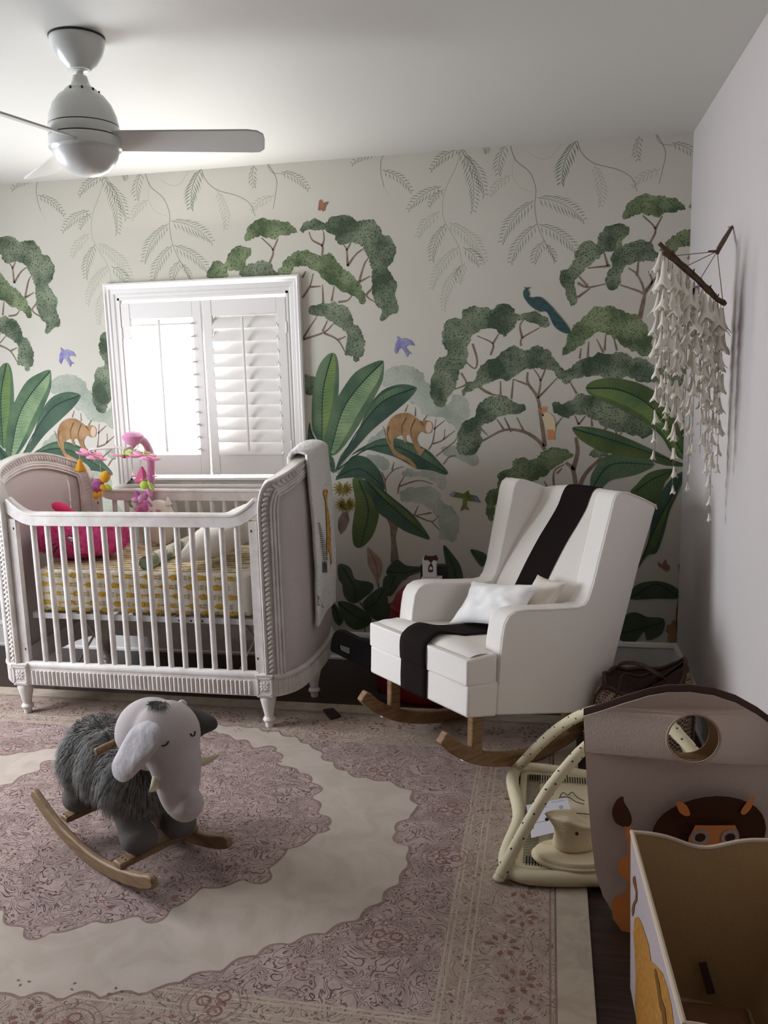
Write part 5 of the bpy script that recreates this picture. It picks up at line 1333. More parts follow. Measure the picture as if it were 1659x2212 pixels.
for y in (-0.142, 0.142):
    b = MB(); pts = smoothpath([(-0.375, y, 0.135), (-0.30, y, 0.098), (-0.18, y, 0.052), (0.0, y, 0.024), (0.16, y, 0.032), (0.30, y, 0.062), (0.395, y, 0.096)], 6)
    bar_curve(b, pts, 0.024, 0.046); epart(b, 'rocker', M_beech, bevel=0.007, bseg=3)
for x, z in ((-0.185, 0.090), (0.190, 0.072)):
    b = MB(); b.box((x, 0, z), (0.046, 0.262 if x < 0 else 0.300, 0.022)); cb = epart(b, 'crossbar', M_beech, bevel=0.005)
    for yy in (-0.136, 0.136):
        for dx in (-0.010, 0.010): b = MB(); b.ell((x+dx, yy*0.92, z+0.0115), (0.004, 0.004, 0.0015), 8); epart(b, 'screw', mat('screw_dark', rgb(70,60,50), 0.5), cb)
# legs
for (x, y, xa, rt, rb) in ((-0.190, -0.072, -0.15, 0.068, 0.056), (-0.190, 0.072, -0.15, 0.068, 0.056), (0.180, -0.066, 0.11, 0.070, 0.060), (0.200, 0.072, 0.13, 0.070, 0.060)):
    z0 = 0.101 if x < 0 else 0.083
    b = MB(); b.ell((x+0.01, y, z0+rb*0.80), (rb*1.12, rb, rb*0.85), 20); b.tube([(x, y, z0+rb*0.8), ((x+xa)/2, y*0.97, z0+0.11), (xa, y*0.85, 0.26)], [rb*0.9, rb*0.86, rt], 16)
    epart(b, 'leg', M_leg, remesh=0.010, smo=3)
# torso: one shaggy body
EL = [((-0.140, 0, 0.290), (0.116, 0.122, 0.122)), ((-0.03, 0, 0.296), (0.14, 0.116, 0.118)), ((0.090, 0, 0.285), (0.125, 0.112, 0.118))]
b = MB()
for c_, r in EL: b.ell(c_, r, 28)
fb = epart(b, 'body', M_fur, remesh=0.012, smo=4)
b = MB(); RF = random.Random(5)
for i in range(15000):
    c_, r = EL[RF.randrange(3)]; a = RF.uniform(0, 2*pi); u = RF.uniform(-0.92, 1); q = sqrt(1-u*u); n = Vector((q*cos(a), q*sin(a), u))
    p = Vector((c_[0]+r[0]*n.x, c_[1]+r[1]*n.y, c_[2]+r[2]*n.z))
    bad = False
    for c2_, r2 in EL:
        if c2_ is c_: continue
        if ((p.x-c2_[0])/r2[0])**2+((p.y-c2_[1])/r2[1])**2+((p.z-c2_[2])/r2[2])**2 < 0.93: bad = True
    if bad: continue
    cl = noise.noise(p*22)*0.8; cl2 = noise.noise(p*22+Vector((9, 4, 2)))*0.8
    dn = Vector((-0.35+cl, cl2, -1.0 if abs(n.z) < 0.85 else -0.25)); dn = (dn-n*dn.dot(n)*0.9).normalized()
    L = RF.uniform(0.045, 0.085)*(0.75 if n.z < -0.5 else 1); w = 0.0016
    p1_ = p+n*L*0.32+dn*L*0.38; p2_ = p+n*L*0.30+dn*L*0.95+Vector((0, 0, -L*0.16)); s_ = n.cross(dn).normalized()*w
    b.add([p-s_, p+s_, p1_+s_*0.8, p1_-s_*0.8, p2_], [(0,1,2,3),(3,2,4)])
o = b.build('shaggy_fur', M_hair, ele, smooth=False); o['kind'] = 'stuff'
# head and trunk, one continuous plush form
b = MB()
b.ell((0.210, 0, 0.470), (0.132, 0.112, 0.116), 28); b.ell((0.292, 0, 0.490), (0.108, 0.106, 0.108), 28)
tr_ = smoothpath([(0.285, 0, 0.490), (0.325, 0, 0.425), (0.335, 0, 0.370), (0.336, 0, 0.326), (0.344, 0, 0.292), (0.368, 0, 0.274), (0.392, 0, 0.284), (0.406, 0, 0.306)], 5)
k_ = len(tr_); b.tube(tr_, [0.098-0.056*min(1, (i/k_)*1.15)**0.8 for i in range(k_)], 18); b.ell((0.406, 0, 0.308), (0.034, 0.036, 0.030), 16)
hd = epart(b, 'head', M_head, remesh=0.009, smo=5)
# sleepy stitched eyes on the face surface
M_stitch = mat('dark_stitch', rgb(44,38,38), 0.9)
from mathutils.bvhtree import BVHTree
bpy.context.view_layer.update()
dg = bpy.context.evaluated_depsgraph_get(); he = hd.evaluated_get(dg); hm = he.to_mesh()
hv = [hd.matrix_world @ v.co for v in hm.vertices]; hf = [tuple(p.vertices) for p in hm.polygons]
bv = BVHTree.FromPolygons(hv, hf); he.to_mesh_clear()
def onhead(px, py):
    d = (_f+_r*((px-W_/2)/FPX)-_u*((py-H_/2)/FPX)).normalized(); h = bv.ray_cast(CAM, d)
    return (h[0]+h[1]*0.002, h[1]) if h[0] is not None else (None, None)
k6 = lambda L: [(50+x/2.552, 1480+y/2.552) for x, y in L]
for L in ([(764,333),(780,332),(793,324),(802,308)], [(921,266),(926,277),(935,280),(943,272),(945,254)]):
    P = [onhead(*q)[0] for q in k6(L)]
    if all(p is not None for p in P): b = MB(); b.tube([loc_(p) for p in smoothpath(P, 4)], 0.0022, 6); epart(b, 'closed_eye', M_stitch, hd)
for (s, R_) in ((-1, 1), (1, 1)):
    base_ = Vector((0.325, s*0.055, 0.392)); tip = Vector((0.352, s*0.112, 0.362)) if s < 0 else Vector((0.385, s*0.130, 0.402))
    b = MB(); mid_ = (base_+tip)/2+Vector((0.0, 0, -0.012)); P = smoothpath([base_, mid_, tip], 5); n_ = len(P); b.tube(P, [0.016*(1-(i/(n_-1))**2)+0.002 for i in range(n_)], 12); epart(b, 'tusk', M_ivory, hd)
b = MB()
for i in range(260):     # tuft on the forehead
    a = RF.uniform(0, 2*pi); r = 0.022*sqrt(RF.random()); p = Vector((0.275+r*cos(a), -0.012+r*sin(a)*0.8, 0.592)); d = Vector((0.55+RF.uniform(-.5,.5), -0.5+RF.uniform(-.7,.5), -0.10)).normalized(); L = RF.uniform(0.025, 0.06)
    p1_ = p+Vector((0, 0, 0.012))+d*L*0.5; p2_ = p+d*L; s_ = Vector((0, 0.0013, 0.0006)); b.add([p-s_, p+s_, p1_+s_, p1_-s_, p2_], [(0,1,2,3),(3,2,4)])
o = epart(b, 'forehead_tuft', M_hair, hd, smooth=False); o['kind'] = 'stuff'
earN = k6([(680,195),(712,203),(742,218),(760,262),(752,335),(715,385),(680,430),(640,472),(590,520),(545,535),(500,505),(488,440),(515,380),(560,295),(605,232)])
nN = (EN*1.0-ED*0.12-Vector((0, 0, 0.16))).normalized(); P0n = ew(0.29, -0.132, 0.50)
def ear(px, P0, n, m, name, th=0.014):
    P = [loc_(Upl(x, y, P0, n)) for x, y in px]; P = smoothpath(P, 3, True); nl = Vector((n.dot(ED), n.dot(EN), n.z)); c_ = sum(P, Vector())/len(P)
    b = MB(); rings = 6; nv = len(P); vs = []
    for sg in (1, -1):
        for r in range(rings):
            f = 1-r/rings
            for p in P:
                q = c_+(p-c_)*f; q = q+nl*(sg*th*0.5*sqrt(max(0, 1-f**3))+0.006*noise.noise(q*16)*(1-f**4)); vs.append(q)
    fs = []
    for sg in (0, 1):
        o_ = sg*rings*nv
        for r in range(rings-1):
            for j in range(nv): fs.append((o_+r*nv+j, o_+r*nv+(j+1) % nv, o_+(r+1)*nv+(j+1) % nv, o_+(r+1)*nv+j))
        fs.append(tuple(o_+(rings-1)*nv+j for j in range(nv)))
    b.add(vs, fs); return epart(b, name, m, hd, angle=80)
ear(earN, P0n, nN, M_earl, 'ear', 0.024)
earF = k6([(893,112),(930,118),(1000,148),(1055,180),(1072,212),(1060,242),(1000,270),(968,285),(930,230),(905,160)])
ear(earF, ew(0.20, 0.105, 0.48), (EN*1.0-ED*0.30).normalized(), mat('elephant_ear_inner', rgb(92,88,86), 0.95), 'ear', 0.020)
# handle dowel through the neck
b = MB(); b.tube([(0.145, -0.165, 0.448), (0.145, 0.16, 0.478)], 0.0125, 14); epart(b, 'handle', M_beech, bevel=0.004)
b = MB(); pk = loc_(Upl(393, 1523, ew(0.2, 0.16, 0.5), EN)); b.ell(pk, (0.018, 0.018, 0.018), 14); b.ell(pk+Vector((-0.016, 0, -0.004)), (0.016, 0.014, 0.012), 12); epart(b, 'plush_knob', M_head, hd)

# ------------------------------------------------------------------ baby activity gym
M_can = mat('gym_canvas', rgb(214,202,170), 0.9, 0.15, bump=0.25, bscale=90); M_dotm = mat('gym_dot', rgb(44,38,32), 0.9)
M_tube = mat('gym_tube_canvas', rgb(216,206,176), 0.85, 0.15, bump=0.15, bscale=60)
GX0, GX1, GY0, GY1 = -0.800, -0.075, -2.015, -1.285
gym = thing('baby_play_gym', 'cream baby play gym with two crossing dotted arches over a stripe-edged mat', 'play gym', ((GX0+GX1)/2, (GY0+GY1)/2, 0.0105))
b = MB(); rt = 0.024
def matc(u, v):
    return Vector((GX0+0.03+(GX1-GX0-0.06)*u, GY0+0.03+(GY1-GY0-0.06)*v, 0.026+0.006*noise.noise(Vector((u*5, v*5, 2)))+0.010*(abs(2*u-1)**4+abs(2*v-1)**4)*0.6))
b.grid(matc, 30, 30); mt = tpart(gym, b, 'play_mat', M_can, angle=80, solid=0.012)
b = MB(); bw = smoothpath([(GX0+0.02, GY0+0.02, 0.036), ((GX0+GX1)/2, GY0+0.035, 0.030), (GX1-0.02, GY0+0.02, 0.036), (GX1-0.03, (GY0+GY1)/2, 0.03), (GX1-0.02, GY1-0.02, 0.036), ((GX0+GX1)/2, GY1-0.03, 0.03), (GX0+0.02, GY1-0.02, 0.036), (GX0+0.035, (GY0+GY1)/2, 0.030)], 8, True)
b.tube(bw, 0.0245, 12, closed=True); tpart(gym, b, 'padded_border', M_tube)
b = MB()      # striped ribbon and line drawing sewn on the mat
def zz(x, y): return 0.0405
for side_ in range(4):
    for i in range(64):
        t = 0.09+0.82*i/63; w = 0.0042; d0, d1 = 0.055, 0.105
        if side_ == 0: q = [(GX0+d0, GY0+(GY1-GY0)*t), (GX0+d1, GY0+(GY1-GY0)*t+0.004), (GX0+d1, GY0+(GY1-GY0)*t+0.004+w), (GX0+d0, GY0+(GY1-GY0)*t+w)]
        elif side_ == 1: q = [(GX1-d0, GY0+(GY1-GY0)*t), (GX1-d1, GY0+(GY1-GY0)*t), (GX1-d1, GY0+(GY1-GY0)*t+w), (GX1-d0, GY0+(GY1-GY0)*t+w)]
        elif side_ == 2: q = [(GX0+(GX1-GX0)*t, GY1-d0), (GX0+(GX1-GX0)*t, GY1-d1), (GX0+(GX1-GX0)*t+w, GY1-d1), (GX0+(GX1-GX0)*t+w, GY1-d0)]
        else: q = [(GX0+(GX1-GX0)*t, GY0+d0), (GX0+(GX1-GX0)*t, GY0+d1), (GX0+(GX1-GX0)*t+w, GY0+d1), (GX0+(GX1-GX0)*t+w, GY0+d0)]
        b.add([(x, y, zz(x, y)) for x, y in q], [(0,1,2,3)])
tpart(gym, b, 'black_striped_trim', M_dotm, smooth=False)
for L in ([(1208,1724),(1216,1712),(1226,1718),(1236,1711),(1246,1722),(1262,1730)], [(1210,1722),(1228,1722),(1244,1732),(1262,1737)], [(1232,1757),(1250,1757),(1275,1759)], [(1165,1692),(1175,1689),(1182,1694)]):
    b = MB(); P = [Uz(x, y, 0.041) for x, y in L]; b.tube(smoothpath(P, 3), 0.0016, 5)
    tpart(gym, b, 'line_drawing', M_dotm)
def arch(A_, B_, rad, wob_, up):
    pts = []; A_ = Vector(A_); B_ = Vector(B_)
    for i in range(33):
        t = i/32; p = A_.lerp(B_, t); k_ = 0
        while k_ < len(up)-2 and up[k_+1][0] < t: k_ += 1
        q0 = up[max(0, k_-1)]; q1, q2 = up[k_], up[k_+1]; q3 = up[min(len(up)-1, k_+2)]; w = (t-q1[0])/(q2[0]-q1[0])
        m1 = (q2[1]-q0[1])/max(1e-6, q2[0]-q0[0])*(q2[0]-q1[0]); m2 = (q3[1]-q1[1])/max(1e-6, q3[0]-q1[0])*(q2[0]-q1[0])
        p.z = (2*w**3-3*w*w+1)*q1[1]+(w**3-2*w*w+w)*m1+(-2*w**3+3*w*w)*q2[1]+(w**3-w*w)*m2; pts.append(p)
    return pts
ar1 = arch((GX0+0.004, GY1-0.016, 0), (GX1+0.0, GY0+0.02, 0), 0.02, 0, [(0, .032), (.063, .103), (.113, .165), (.231, .290), (.362, .394), (.5, .458), (.62, .475), (.73, .455), (.84, .375), (.93, .22), (1, .032)])
ar2 = arch((GX0-0.012, GY0-0.0, 0), (GX1-0.02, GY1-0.04, 0), 0.02, 0, [(0, .032), (.096, .146), (.196, .250), (.289, .315), (.368, .357), (.5, .398), (.62, .408), (.74, .375), (.85, .290), (.93, .175), (1, .032)])
for i_, ar in enumerate((ar1, ar2)):
    b = MB(); b.tube(ar, 0.0195, 14)
    b.ell(ar[0]+Vector((-0.004, 0, -0.008)), (0.021, 0.021, 0.014), 12)
    for k_ in range(len(ar)-1):
        seg = ar[k_+1]-ar[k_]; t = seg.normalized(); sx = t.cross(Vector((0, 0, 1))).normalized(); uy = sx.cross(t)
        for j in range(3):
            a = 2*pi*j/3+k_*1.25+RND.uniform(-.2, .2); n = sx*cos(a)+uy*sin(a); p = ar[k_]+seg*RND.uniform(0.2, 0.8)+n*0.0196
            b.ell(p, (0.0034, 0.0034, 0.0014), 8, 1, n.to_track_quat('Z', 'Y').to_matrix())
    tpart(gym, b, 'arch_tube', [M_tube, M_dotm])
# paper sheet
b = MB(); q = [Uz(*p, 0.056) for p in ((1137,1741),(1226,1725),(1240,1790),(1148,1812))]
q = [Vector((p.x, p.y, 0.0585)) for p in q]
b.add([tuple(p) for p in q]+[tuple(p+Vector((0, 0, 0.0012))) for p in q], [(0,1,2,3),(4,7,6,5),(0,4,5,1),(1,5,6,2),(2,6,7,3),(3,7,4,0)])
pc = sum(q, Vector())/4
pap = thing('paper_sheet', 'white printed paper sheet lying on the play gym mat', 'paper', (pc.x, pc.y, 0.057)); tpart(pap, b, 'sheet', mat('paper_white', rgb(214,214,224), 0.8), smooth=False)
b = MB()
for (u0, u1, v) in ((0.06,0.45,0.10),(0.60,0.9,0.06),(0.08,0.5,0.17),(0.1,0.92,0.60),(0.45,0.95,0.56)):
    e = lambda u, v_: tuple(q[0].lerp(q[1], u).lerp(q[3].lerp(q[2], u), v_)+Vector((0, 0, 0.0016)))
    b.add([e(u0, v), e(u1, v), e(u1, v+0.018), e(u0, v+0.018)], [(0,1,2,3)])
for (u, v, r) in ((0.80,0.28,0.055),(0.12,0.42,0.05)):
    b.add([e(u+r*cos(t*pi/6), v+r*1.2*sin(t*pi/6)) for t in range(12)], [tuple(range(12))])
tpart(pap, b, 'printed_lines', mat('print_grey', rgb(160,160,176), 0.85), smooth=False)
# felt cup-shaped toy on an oval base
FBp = Uz(1215, 1855, 0.05)
bird = thing('felt_rattle_toy', 'cream felt toy with a waisted body and black button eyes standing on the gym mat', 'soft toy', (FBp.x, FBp.y, 0.045))
b = MB(); b.lathe([(0.0, 0.0), (0.128, 0.0), (0.134, 0.006), (0.134, 0.012), (0.126, 0.016), (0.124, 0.024), (0.118, 0.028), (0.0, 0.030)], (FBp.x+0.035, FBp.y, 0.052), 40, sq=0.62); tpart(bird, b, 'felt_base', M_can)
b = MB(); cxp = Vector((FBp.x+0.020, FBp.y+0.015, 0.078))
def cup(a, z): return 0.0
vs = []; n = 36; pr = [(0.048, 0.0), (0.046, 0.02), (0.041, 0.05), (0.040, 0.075), (0.044, 0.098), (0.050, 0.112), (0.046, 0.120), (0.0, 0.124)]
for (r, z) in pr:
    for j in range(n):
        a = 2*pi*j/n; k_ = 1.0+(0.30*max(0, cos(a-pi))**6 if z > 0.09 else 0)+(0.55*max(0, cos(a))**3 if z < 0.12 else 0.3)
        vs.append((cxp.x+r*k_*cos(a)*1.15, cxp.y+r*sin(a)*0.85, cxp.z+z*(1.0 if cos(a) < 0 else 1-0.25*cos(a))))
b.add(vs, [(i*n+j, i*n+(j+1) % n, (i+1)*n+(j+1) % n, (i+1)*n+j) for i in range(len(pr)-1) for j in range(n)]+[tuple(range(n))[::-1]])
bd = tpart(bird, b, 'felt_body', M_can, sub=1)
for px, py in ((1181, 1770), (1246, 1801)):
    q_ = Upl(px, py, (cxp.x, cxp.y-0.046, 0.15), (0, 1, 0)); b = MB(); b.ell(q_, (0.006, 0.005, 0.006), 10); tpart(bird, b, 'button_eye', M_dotm, bd)

# ------------------------------------------------------------------ fabric hamper with a lion and round handle holes
def bin_mat(name, col, bump=0.25): return mat(name, col, 0.9, 0.15, bump=bump, bscale=260)
M_lil = bin_mat('hamper_lilac_canvas', rgb(206,188,176)); M_tan = bin_mat('hamper_tan_lining', rgb(142,114,84)); M_trim = bin_mat('hamper_brown_trim', rgb(84,66,62))
M_or = mat('print_orange', rgb(222,140,80), 0.9, 0.1); M_br = mat('print_brown', rgb(78,48,32), 0.9, 0.1); M_eyew = mat('print_grey_white', rgb(176,158,146), 0.9, 0.1)
HY = -2.19
ham = thing('fabric_hamper', 'tall greyish lilac fabric hamper with a round handle hole and a printed lion', 'storage bin', (-0.30, -2.14, 0.0005))
HC, HW, HT = -0.312, 0.262, 0.70
def ham_pt(px, py): v = Uy(px, py, HY); return v.x, v.z
outl_h = [ham_pt(*q) for q in ((1262,1562),(1300,1545),(1350,1522),(1400,1502),(1440,1493),(1490,1492),(1540,1500),(1590,1520),(1640,1552),(1680,1585),(1730,1610))]
outl_h = [(max(-0.57, x), z) for x, z in outl_h]; outl_h = [(x, z) for x, z in outl_h if x < -0.03]
zl = [ham_pt(*q) for q in ((1266,1640),(1272,1740),(1279,1830),(1288,1900),(1303,1945),(1325,1978),(1352,1998))]
right_ = [(-0.045, outl_h[-1][1]-0.02), (-0.045, 0.30), (-0.08, 0.15), (-0.15, 0.03), (-0.18, 0.006)]
poly_h = zl[::-1]+outl_h+right_
hx, hz = ham_pt(1497, 1593); hr = 0.066
def bow(x, z, sg):   # the two faces bow apart in the middle
    u = max(-1, min(1, (x-HC)/HW)); return HY+0.055-sg*(0.062*(1-u*u)+0.006)+0.004*noise.noise(Vector((x*7, z*7, sg)))
def holed(b, poly, c_, r, fy0, fy1, mi, mi2):
    """panel with a round hole: bridge the hole to the outline"""
    n = 36; hole = [(c_[0]+r*cos(2*pi*i/n), c_[1]+r*1.02*sin(2*pi*i/n)) for i in range(n)]
    P = [Vector((p[0], p[1], 0)) for p in poly]; Hh = [Vector((p[0], p[1], 0)) for p in hole][::-1]
    tr = tessellate_polygon([P, Hh]); allp = P+Hh; np_ = len(P)
    v0 = [(p.x, fy0(p.x, p.y), p.y) for p in allp]; v1 = [(p.x, fy1(p.x, p.y), p.y) for p in allp]
    b.add(v0, [tuple(t) for t in tr], mi); b.add(v1, [tuple(reversed(t)) for t in tr], mi2)
    N_ = len(allp); o_ = [(i, (i+1) % np_, N_+(i+1) % np_, N_+i) for i in range(np_)]+[(np_+i, np_+(i+1) % n, N_+np_+(i+1) % n, N_+np_+i) for i in range(n)]
    b.add(v0+v1, o_, mi)
def dens(poly, st=0.03):
    out = []
    for i in range(len(poly)):
        a, c = poly[i], poly[(i+1) % len(poly)]; k_ = max(1, int(sqrt((a[0]-c[0])**2+(a[1]-c[1])**2)/st))
        for j in range(k_): out.append((a[0]+(c[0]-a[0])*j/k_, a[1]+(c[1]-a[1])*j/k_))
    return out
PH = dens(poly_h)
b = MB(); holed(b, PH, (hx, hz), hr, lambda x, z: bow(x, z, 1), lambda x, z: bow(x, z, 1)+0.004, 0, 1); tpart(ham, b, 'front_panel', [M_lil, M_tan], angle=50)
PHb = [(x, z if z < 0.45 else 0.45+(z-0.45)*0.72) for x, z in PH]
b = MB(); holed(b, PHb, (hx-0.004, hz-0.034), hr*1.0, lambda x, z: bow(x, z, -1)-0.004, lambda x, z: bow(x, z, -1), 1, 0); tpart(ham, b, 'back_panel', [M_lil, M_tan], angle=50)
tl = [p for p in PH if p[1] > 0.55 or (p[0] < -0.5 and p[1] > 0.60)]
tl = sorted([p for p in PH if p[1] > outl_h[0][1]-0.012], key=lambda p: p[0])
b = MB(); ro = [(x, bow(x, z, 1)-0.0015+0.003, z+0.001) for x, z in tl]
vs = []
for (x, z) in tl: vs += [(x, bow(x, z, 1)+0.0055, z-0.002), (x, bow(x, z, 1)+0.0045, z+0.020), (x, bow(x, z, 1)+0.0105, z+0.020), (x, bow(x, z, 1)+0.0105, z-0.012)]
k_ = len(tl); b.add(vs, [(i*4+r, i*4+(r+1) % 4, (i+1)*4+(r+1) % 4, (i+1)*4+r) for i in range(k_-1) for r in range(4)]+[(0,1,2,3), tuple(4*(k_-1)+q for q in (3,2,1,0))]); tpart(ham, b, 'brown_trim', M_trim, angle=60)
b = MB(); b.tube([(hx+(hr+0.005)*cos(t*pi/18), bow(hx+(hr+0.005)*cos(t*pi/18), hz, 1)-0.0005, hz+(hr+0.005)*1.02*sin(t*pi/18)) for t in range(36)], 0.0042, 7, closed=True, flat=0.5); tpart(ham, b, 'hole_binding', mat('binding_beige', rgb(172,152,132), 0.9))
def dec(polys, name, m, off, th=ham, sg=1, bowf=None):
    b = MB()
    for pl in polys:
        pl = dens(pl, 0.02); tr = tessellate_polygon([[Vector((x, z, 0)) for x, z in pl]])
        b.add([(x, bow(x, z, 1)-off, z) for x, z in pl], [tuple(t) for t in tr])
    return tpart(th, b, name, m, smooth=False)
kk = lambda L: [ham_pt(1040+x/2.659, 1380+y/2.659) for x, y in L]
sm = lambda L: [(p.x, p.y) for p in smoothpath([(x, y, 0) for x, y in L], 4, True)]
dec([sm(kk([(815,912),(822,945),(850,990),(865,1040),(850,1078),(815,1085),(770,1065),(752,1015),(765,960),(790,925)]))], 'lion_tail_tuft', M_br, 0.0010)
dec([kk([(822,1082),(862,1080),(870,1200),(870,1720),(820,1700),(755,1620),(748,1540),(765,1500),(830,1460),(845,1400),(790,1350),(785,1300),(800,1275),(845,1230),(835,1150)])], 'lion_body_print', M_or, 0.0010)
mane = [(1315+int(340*cos(radians(a))), 1130-int(232*sin(radians(a)))) for a in range(0, 361, 12)]
mane = [(min(x, 1730), y) for x, y in mane]
dec([[(max(-0.5, x), z) for x, z in kk(mane)]], 'lion_mane', M_br, 0.0010)
dec([kk([(1225,1058),(1460,1078),(1480,1120),(1500,1300),(1180,1300),(1185,1130)])], 'lion_face', M_or, 0.0018)
dec([sm(kk([(1115,925),(1140,920),(1175,945),(1195,995),(1165,1002),(1130,975)]))], 'lion_ear', M_or, 0.0018)
dec([sm(kk([(1580,930),(1545,940),(1505,985),(1495,1012),(1520,1024),(1560,990)]))], 'lion_ear', M_or, 0.0018)
for cx_, cy_ in ((1253,1128),(1430,1145)):
    dec([kk([(cx_+56*cos(t*pi/10), cy_+45*sin(t*pi/10)) for t in range(20)])], 'lion_eye', M_eyew, 0.0026)
    dec([kk([(cx_+31*cos(t*pi/10), cy_+24*sin(t*pi/10)) for t in range(20)])], 'lion_pupil', M_br, 0.0033)

# ------------------------------------------------------------------ second bin in the foreground
M_bi = bin_mat('bin_beige_lining', rgb(186,160,122)); M_bo = bin_mat('bin_lilac_canvas', rgb(172,160,162)); M_bind = mat('bin_binding', rgb(196,178,158), 0.9)
box = thing('fabric_storage_bin', 'open beige-lined fabric storage bin with a printed giraffe in the foreground', 'storage bin', (-0.27, -2.72, 0.0005))
bx0, bx1, by0, by1, bh = -0.452, -0.060, -3.06, -2.435, 0.475
BA = Uy(1362, 1797, by1)       # top left rear corner
tx0, tz = BA.x, BA.z
def bscoop(u): return -0.030*exp(-((u-0.40)/0.17)**2)
def panel(p00, p10, p11, p01, scoop, n, inn, name, mats):
    """four-cornered cloth wall, lower edge p00-p10, upper edge p01-p11"""
    p00, p10, p11, p01 = map(Vector, (p00, p10, p11, p01)); inn = Vector(inn)*0.007; b = MB()
    N1, N2 = 30, 14
    def P(u, v, k_): 
        q = p00.lerp(p10, u).lerp(p01.lerp(p11, u), v); q = q+Vector((0, 0, scoop(u)*v))+inn*k_
        return q
    for k_, mi in ((0, 0), (1, 1)): b.grid(lambda u, v: P(u, v, k_), N1, N2, mi)
    for v in (0, 1):
        b.add([P(i/(N1-1), v, k_) for k_ in (0, 1) for i in range(N1)], [(i, i+1, N1+i+1, N1+i) for i in range(N1-1)], 0)
    for u in (0, 1): b.add([P(u, 0, 0), P(u, 1, 0), P(u, 1, 1), P(u, 0, 1)], [(0,1,2,3)], 0)
    pn = tpart(box, b, name, mats, angle=60)
    b = MB(); b.tube([P(i/29, 1, 0.5)+Vector((0, 0, 0.001)) for i in range(30)], 0.0058, 8); tpart(box, b, 'edge_binding', M_bind, pn)
    return P
c = {'lb': (-0.452, by1+0.015, 0.004), 'lf': (-0.425, by0, 0.004), 'rb': (-0.16, by1-0.02, 0.004), 'rf': (-0.14, by0, 0.004),
     'Lb': (tx0, by1, tz), 'Lf': (-0.436, -3.10, tz+0.022), 'Rb': (-0.035, by1-0.02, tz+0.02), 'Rf': (-0.03, -3.10, tz+0.02)}
PBk = panel(c['lb'], c['rb'], c['Rb'], c['Lb'], bscoop, 0, (0, -1, 0), 'rear_wall', [M_bo, M_bi])
PL_ = panel(c['lb'], c['lf'], c['Lf'], c['Lb'], lambda u: 0.0, 0, (1, 0, 0), 'left_wall', [M_bo, M_bi])
panel(c['rb'], c['rf'], c['Rf'], c['Rb'], lambda u: 0.0, 0, (-1, 0, 0), 'right_wall', [M_bo, M_bi])
panel(c['lf'], c['rf'], c['Rf'], c['Lf'], bscoop, 0, (0, 1, 0), 'front_wall', [M_bo, M_bi])
b = MB(); b.add([c['lb'], c['rb'], c['rf'], c['lf']]+[(v[0], v[1], 0.010) for v in (c['lb'], c['rb'], c['rf'], c['lf'])], [(0,1,2,3),(4,7,6,5),(0,4,5,1),(1,5,6,2),(2,6,7,3),(3,7,4,0)]); tpart(box, b, 'base_board', M_bi, smooth=False)
def pbin(px, py):  # picture point on the outer left wall
    A_ = Vector(c['lb']); n = (Vector(c['lf'])-A_).cross(Vector(c['Lb'])-A_).normalized(); v = Upl(px, py, A_, n)
    if n.x > 0: n = -n
    return v+n*0.0016
def bdec(L, name, m, e=0.0):
    b = MB(); P = [pbin(1240+x/3.935, 1650+y/3.935) for x, y in L]; 
    tr = tessellate_polygon([[Vector((x, y, 0)) for x, y in L]]); b.add([p+Vector((-e, 0, 0)) for p in P], [tuple(t) for t in tr]); tpart(box, b, name, m, smooth=False)
M_ml = mat('print_mustard', rgb(176,128,62), 0.9, 0.1, col2=rgb(150,104,46), nscale=90); M_mb = mat('print_umber', rgb(112,76,40), 0.9, 0.1)
bdec([(512,955),(522,952),(530,1010),(542,1100),(540,1165),(520,1200),(512,1270),(500,1300),(494,1240),(504,1190),(524,1150),(528,1090),(505,1010),(502,975)], 'printed_tail', M_mb)
bdec([(520,1310),(550,1300),(575,1345),(605,1430),(640,1540),(660,1680),(690,1700),(760,1780),(800,1900),(835,2050),(860,2240),(540,2240),(520,2060),(528,1800),(520,1600),(508,1450)], 'printed_giraffe_body', M_ml)
bdec([(690,1740),(705,1745),(720,1800),(735,1870),(748,1980),(785,2080),(800,2240),(770,2240),(755,2120),(735,2060),(715,1900),(695,1800)], 'printed_spots', M_mb, 0.0012)
# things inside the bin
ib = thing('folded_cloth', 'brown folded cloth lying inside the foreground storage bin', 'cloth', (-0.27, -2.66, 0.012))
b = MB(); 
def fold(u, v): 
    x = (u-0.5)*2; y = (v-0.5)*2; e = max(0, 1-max(abs(x), abs(y))**5); return Vector((-0.275+x*0.095, -2.66+y*0.15, 0.016+0.075*sqrt(e)+0.006*noise.noise(Vector((x*2, y*2, 3)))))
b.grid(fold, 26, 30); b.grid(lambda u, v: Vector((fold(u, v).x, fold(u, v).y, 0.016)), 26, 30); tpart(ib, b, 'cloth', mat('brown_cloth', rgb(122,92,66), 0.9, 0.1), angle=60)
gt = thing('dark_strap', 'short dark strap hanging on the lining inside the foreground storage bin', 'strap', (-0.25, -2.50, 0.09))
b = MB(); A_ = Vector((-0.285, -2.468, 0.135)); B_ = Vector((-0.262, -2.475, 0.055)); b.bar(A_, B_, 0.020, 0.004, up=(0, 1, 0)); tpart(gt, b, 'strap', M_trim, bevel=0.001)

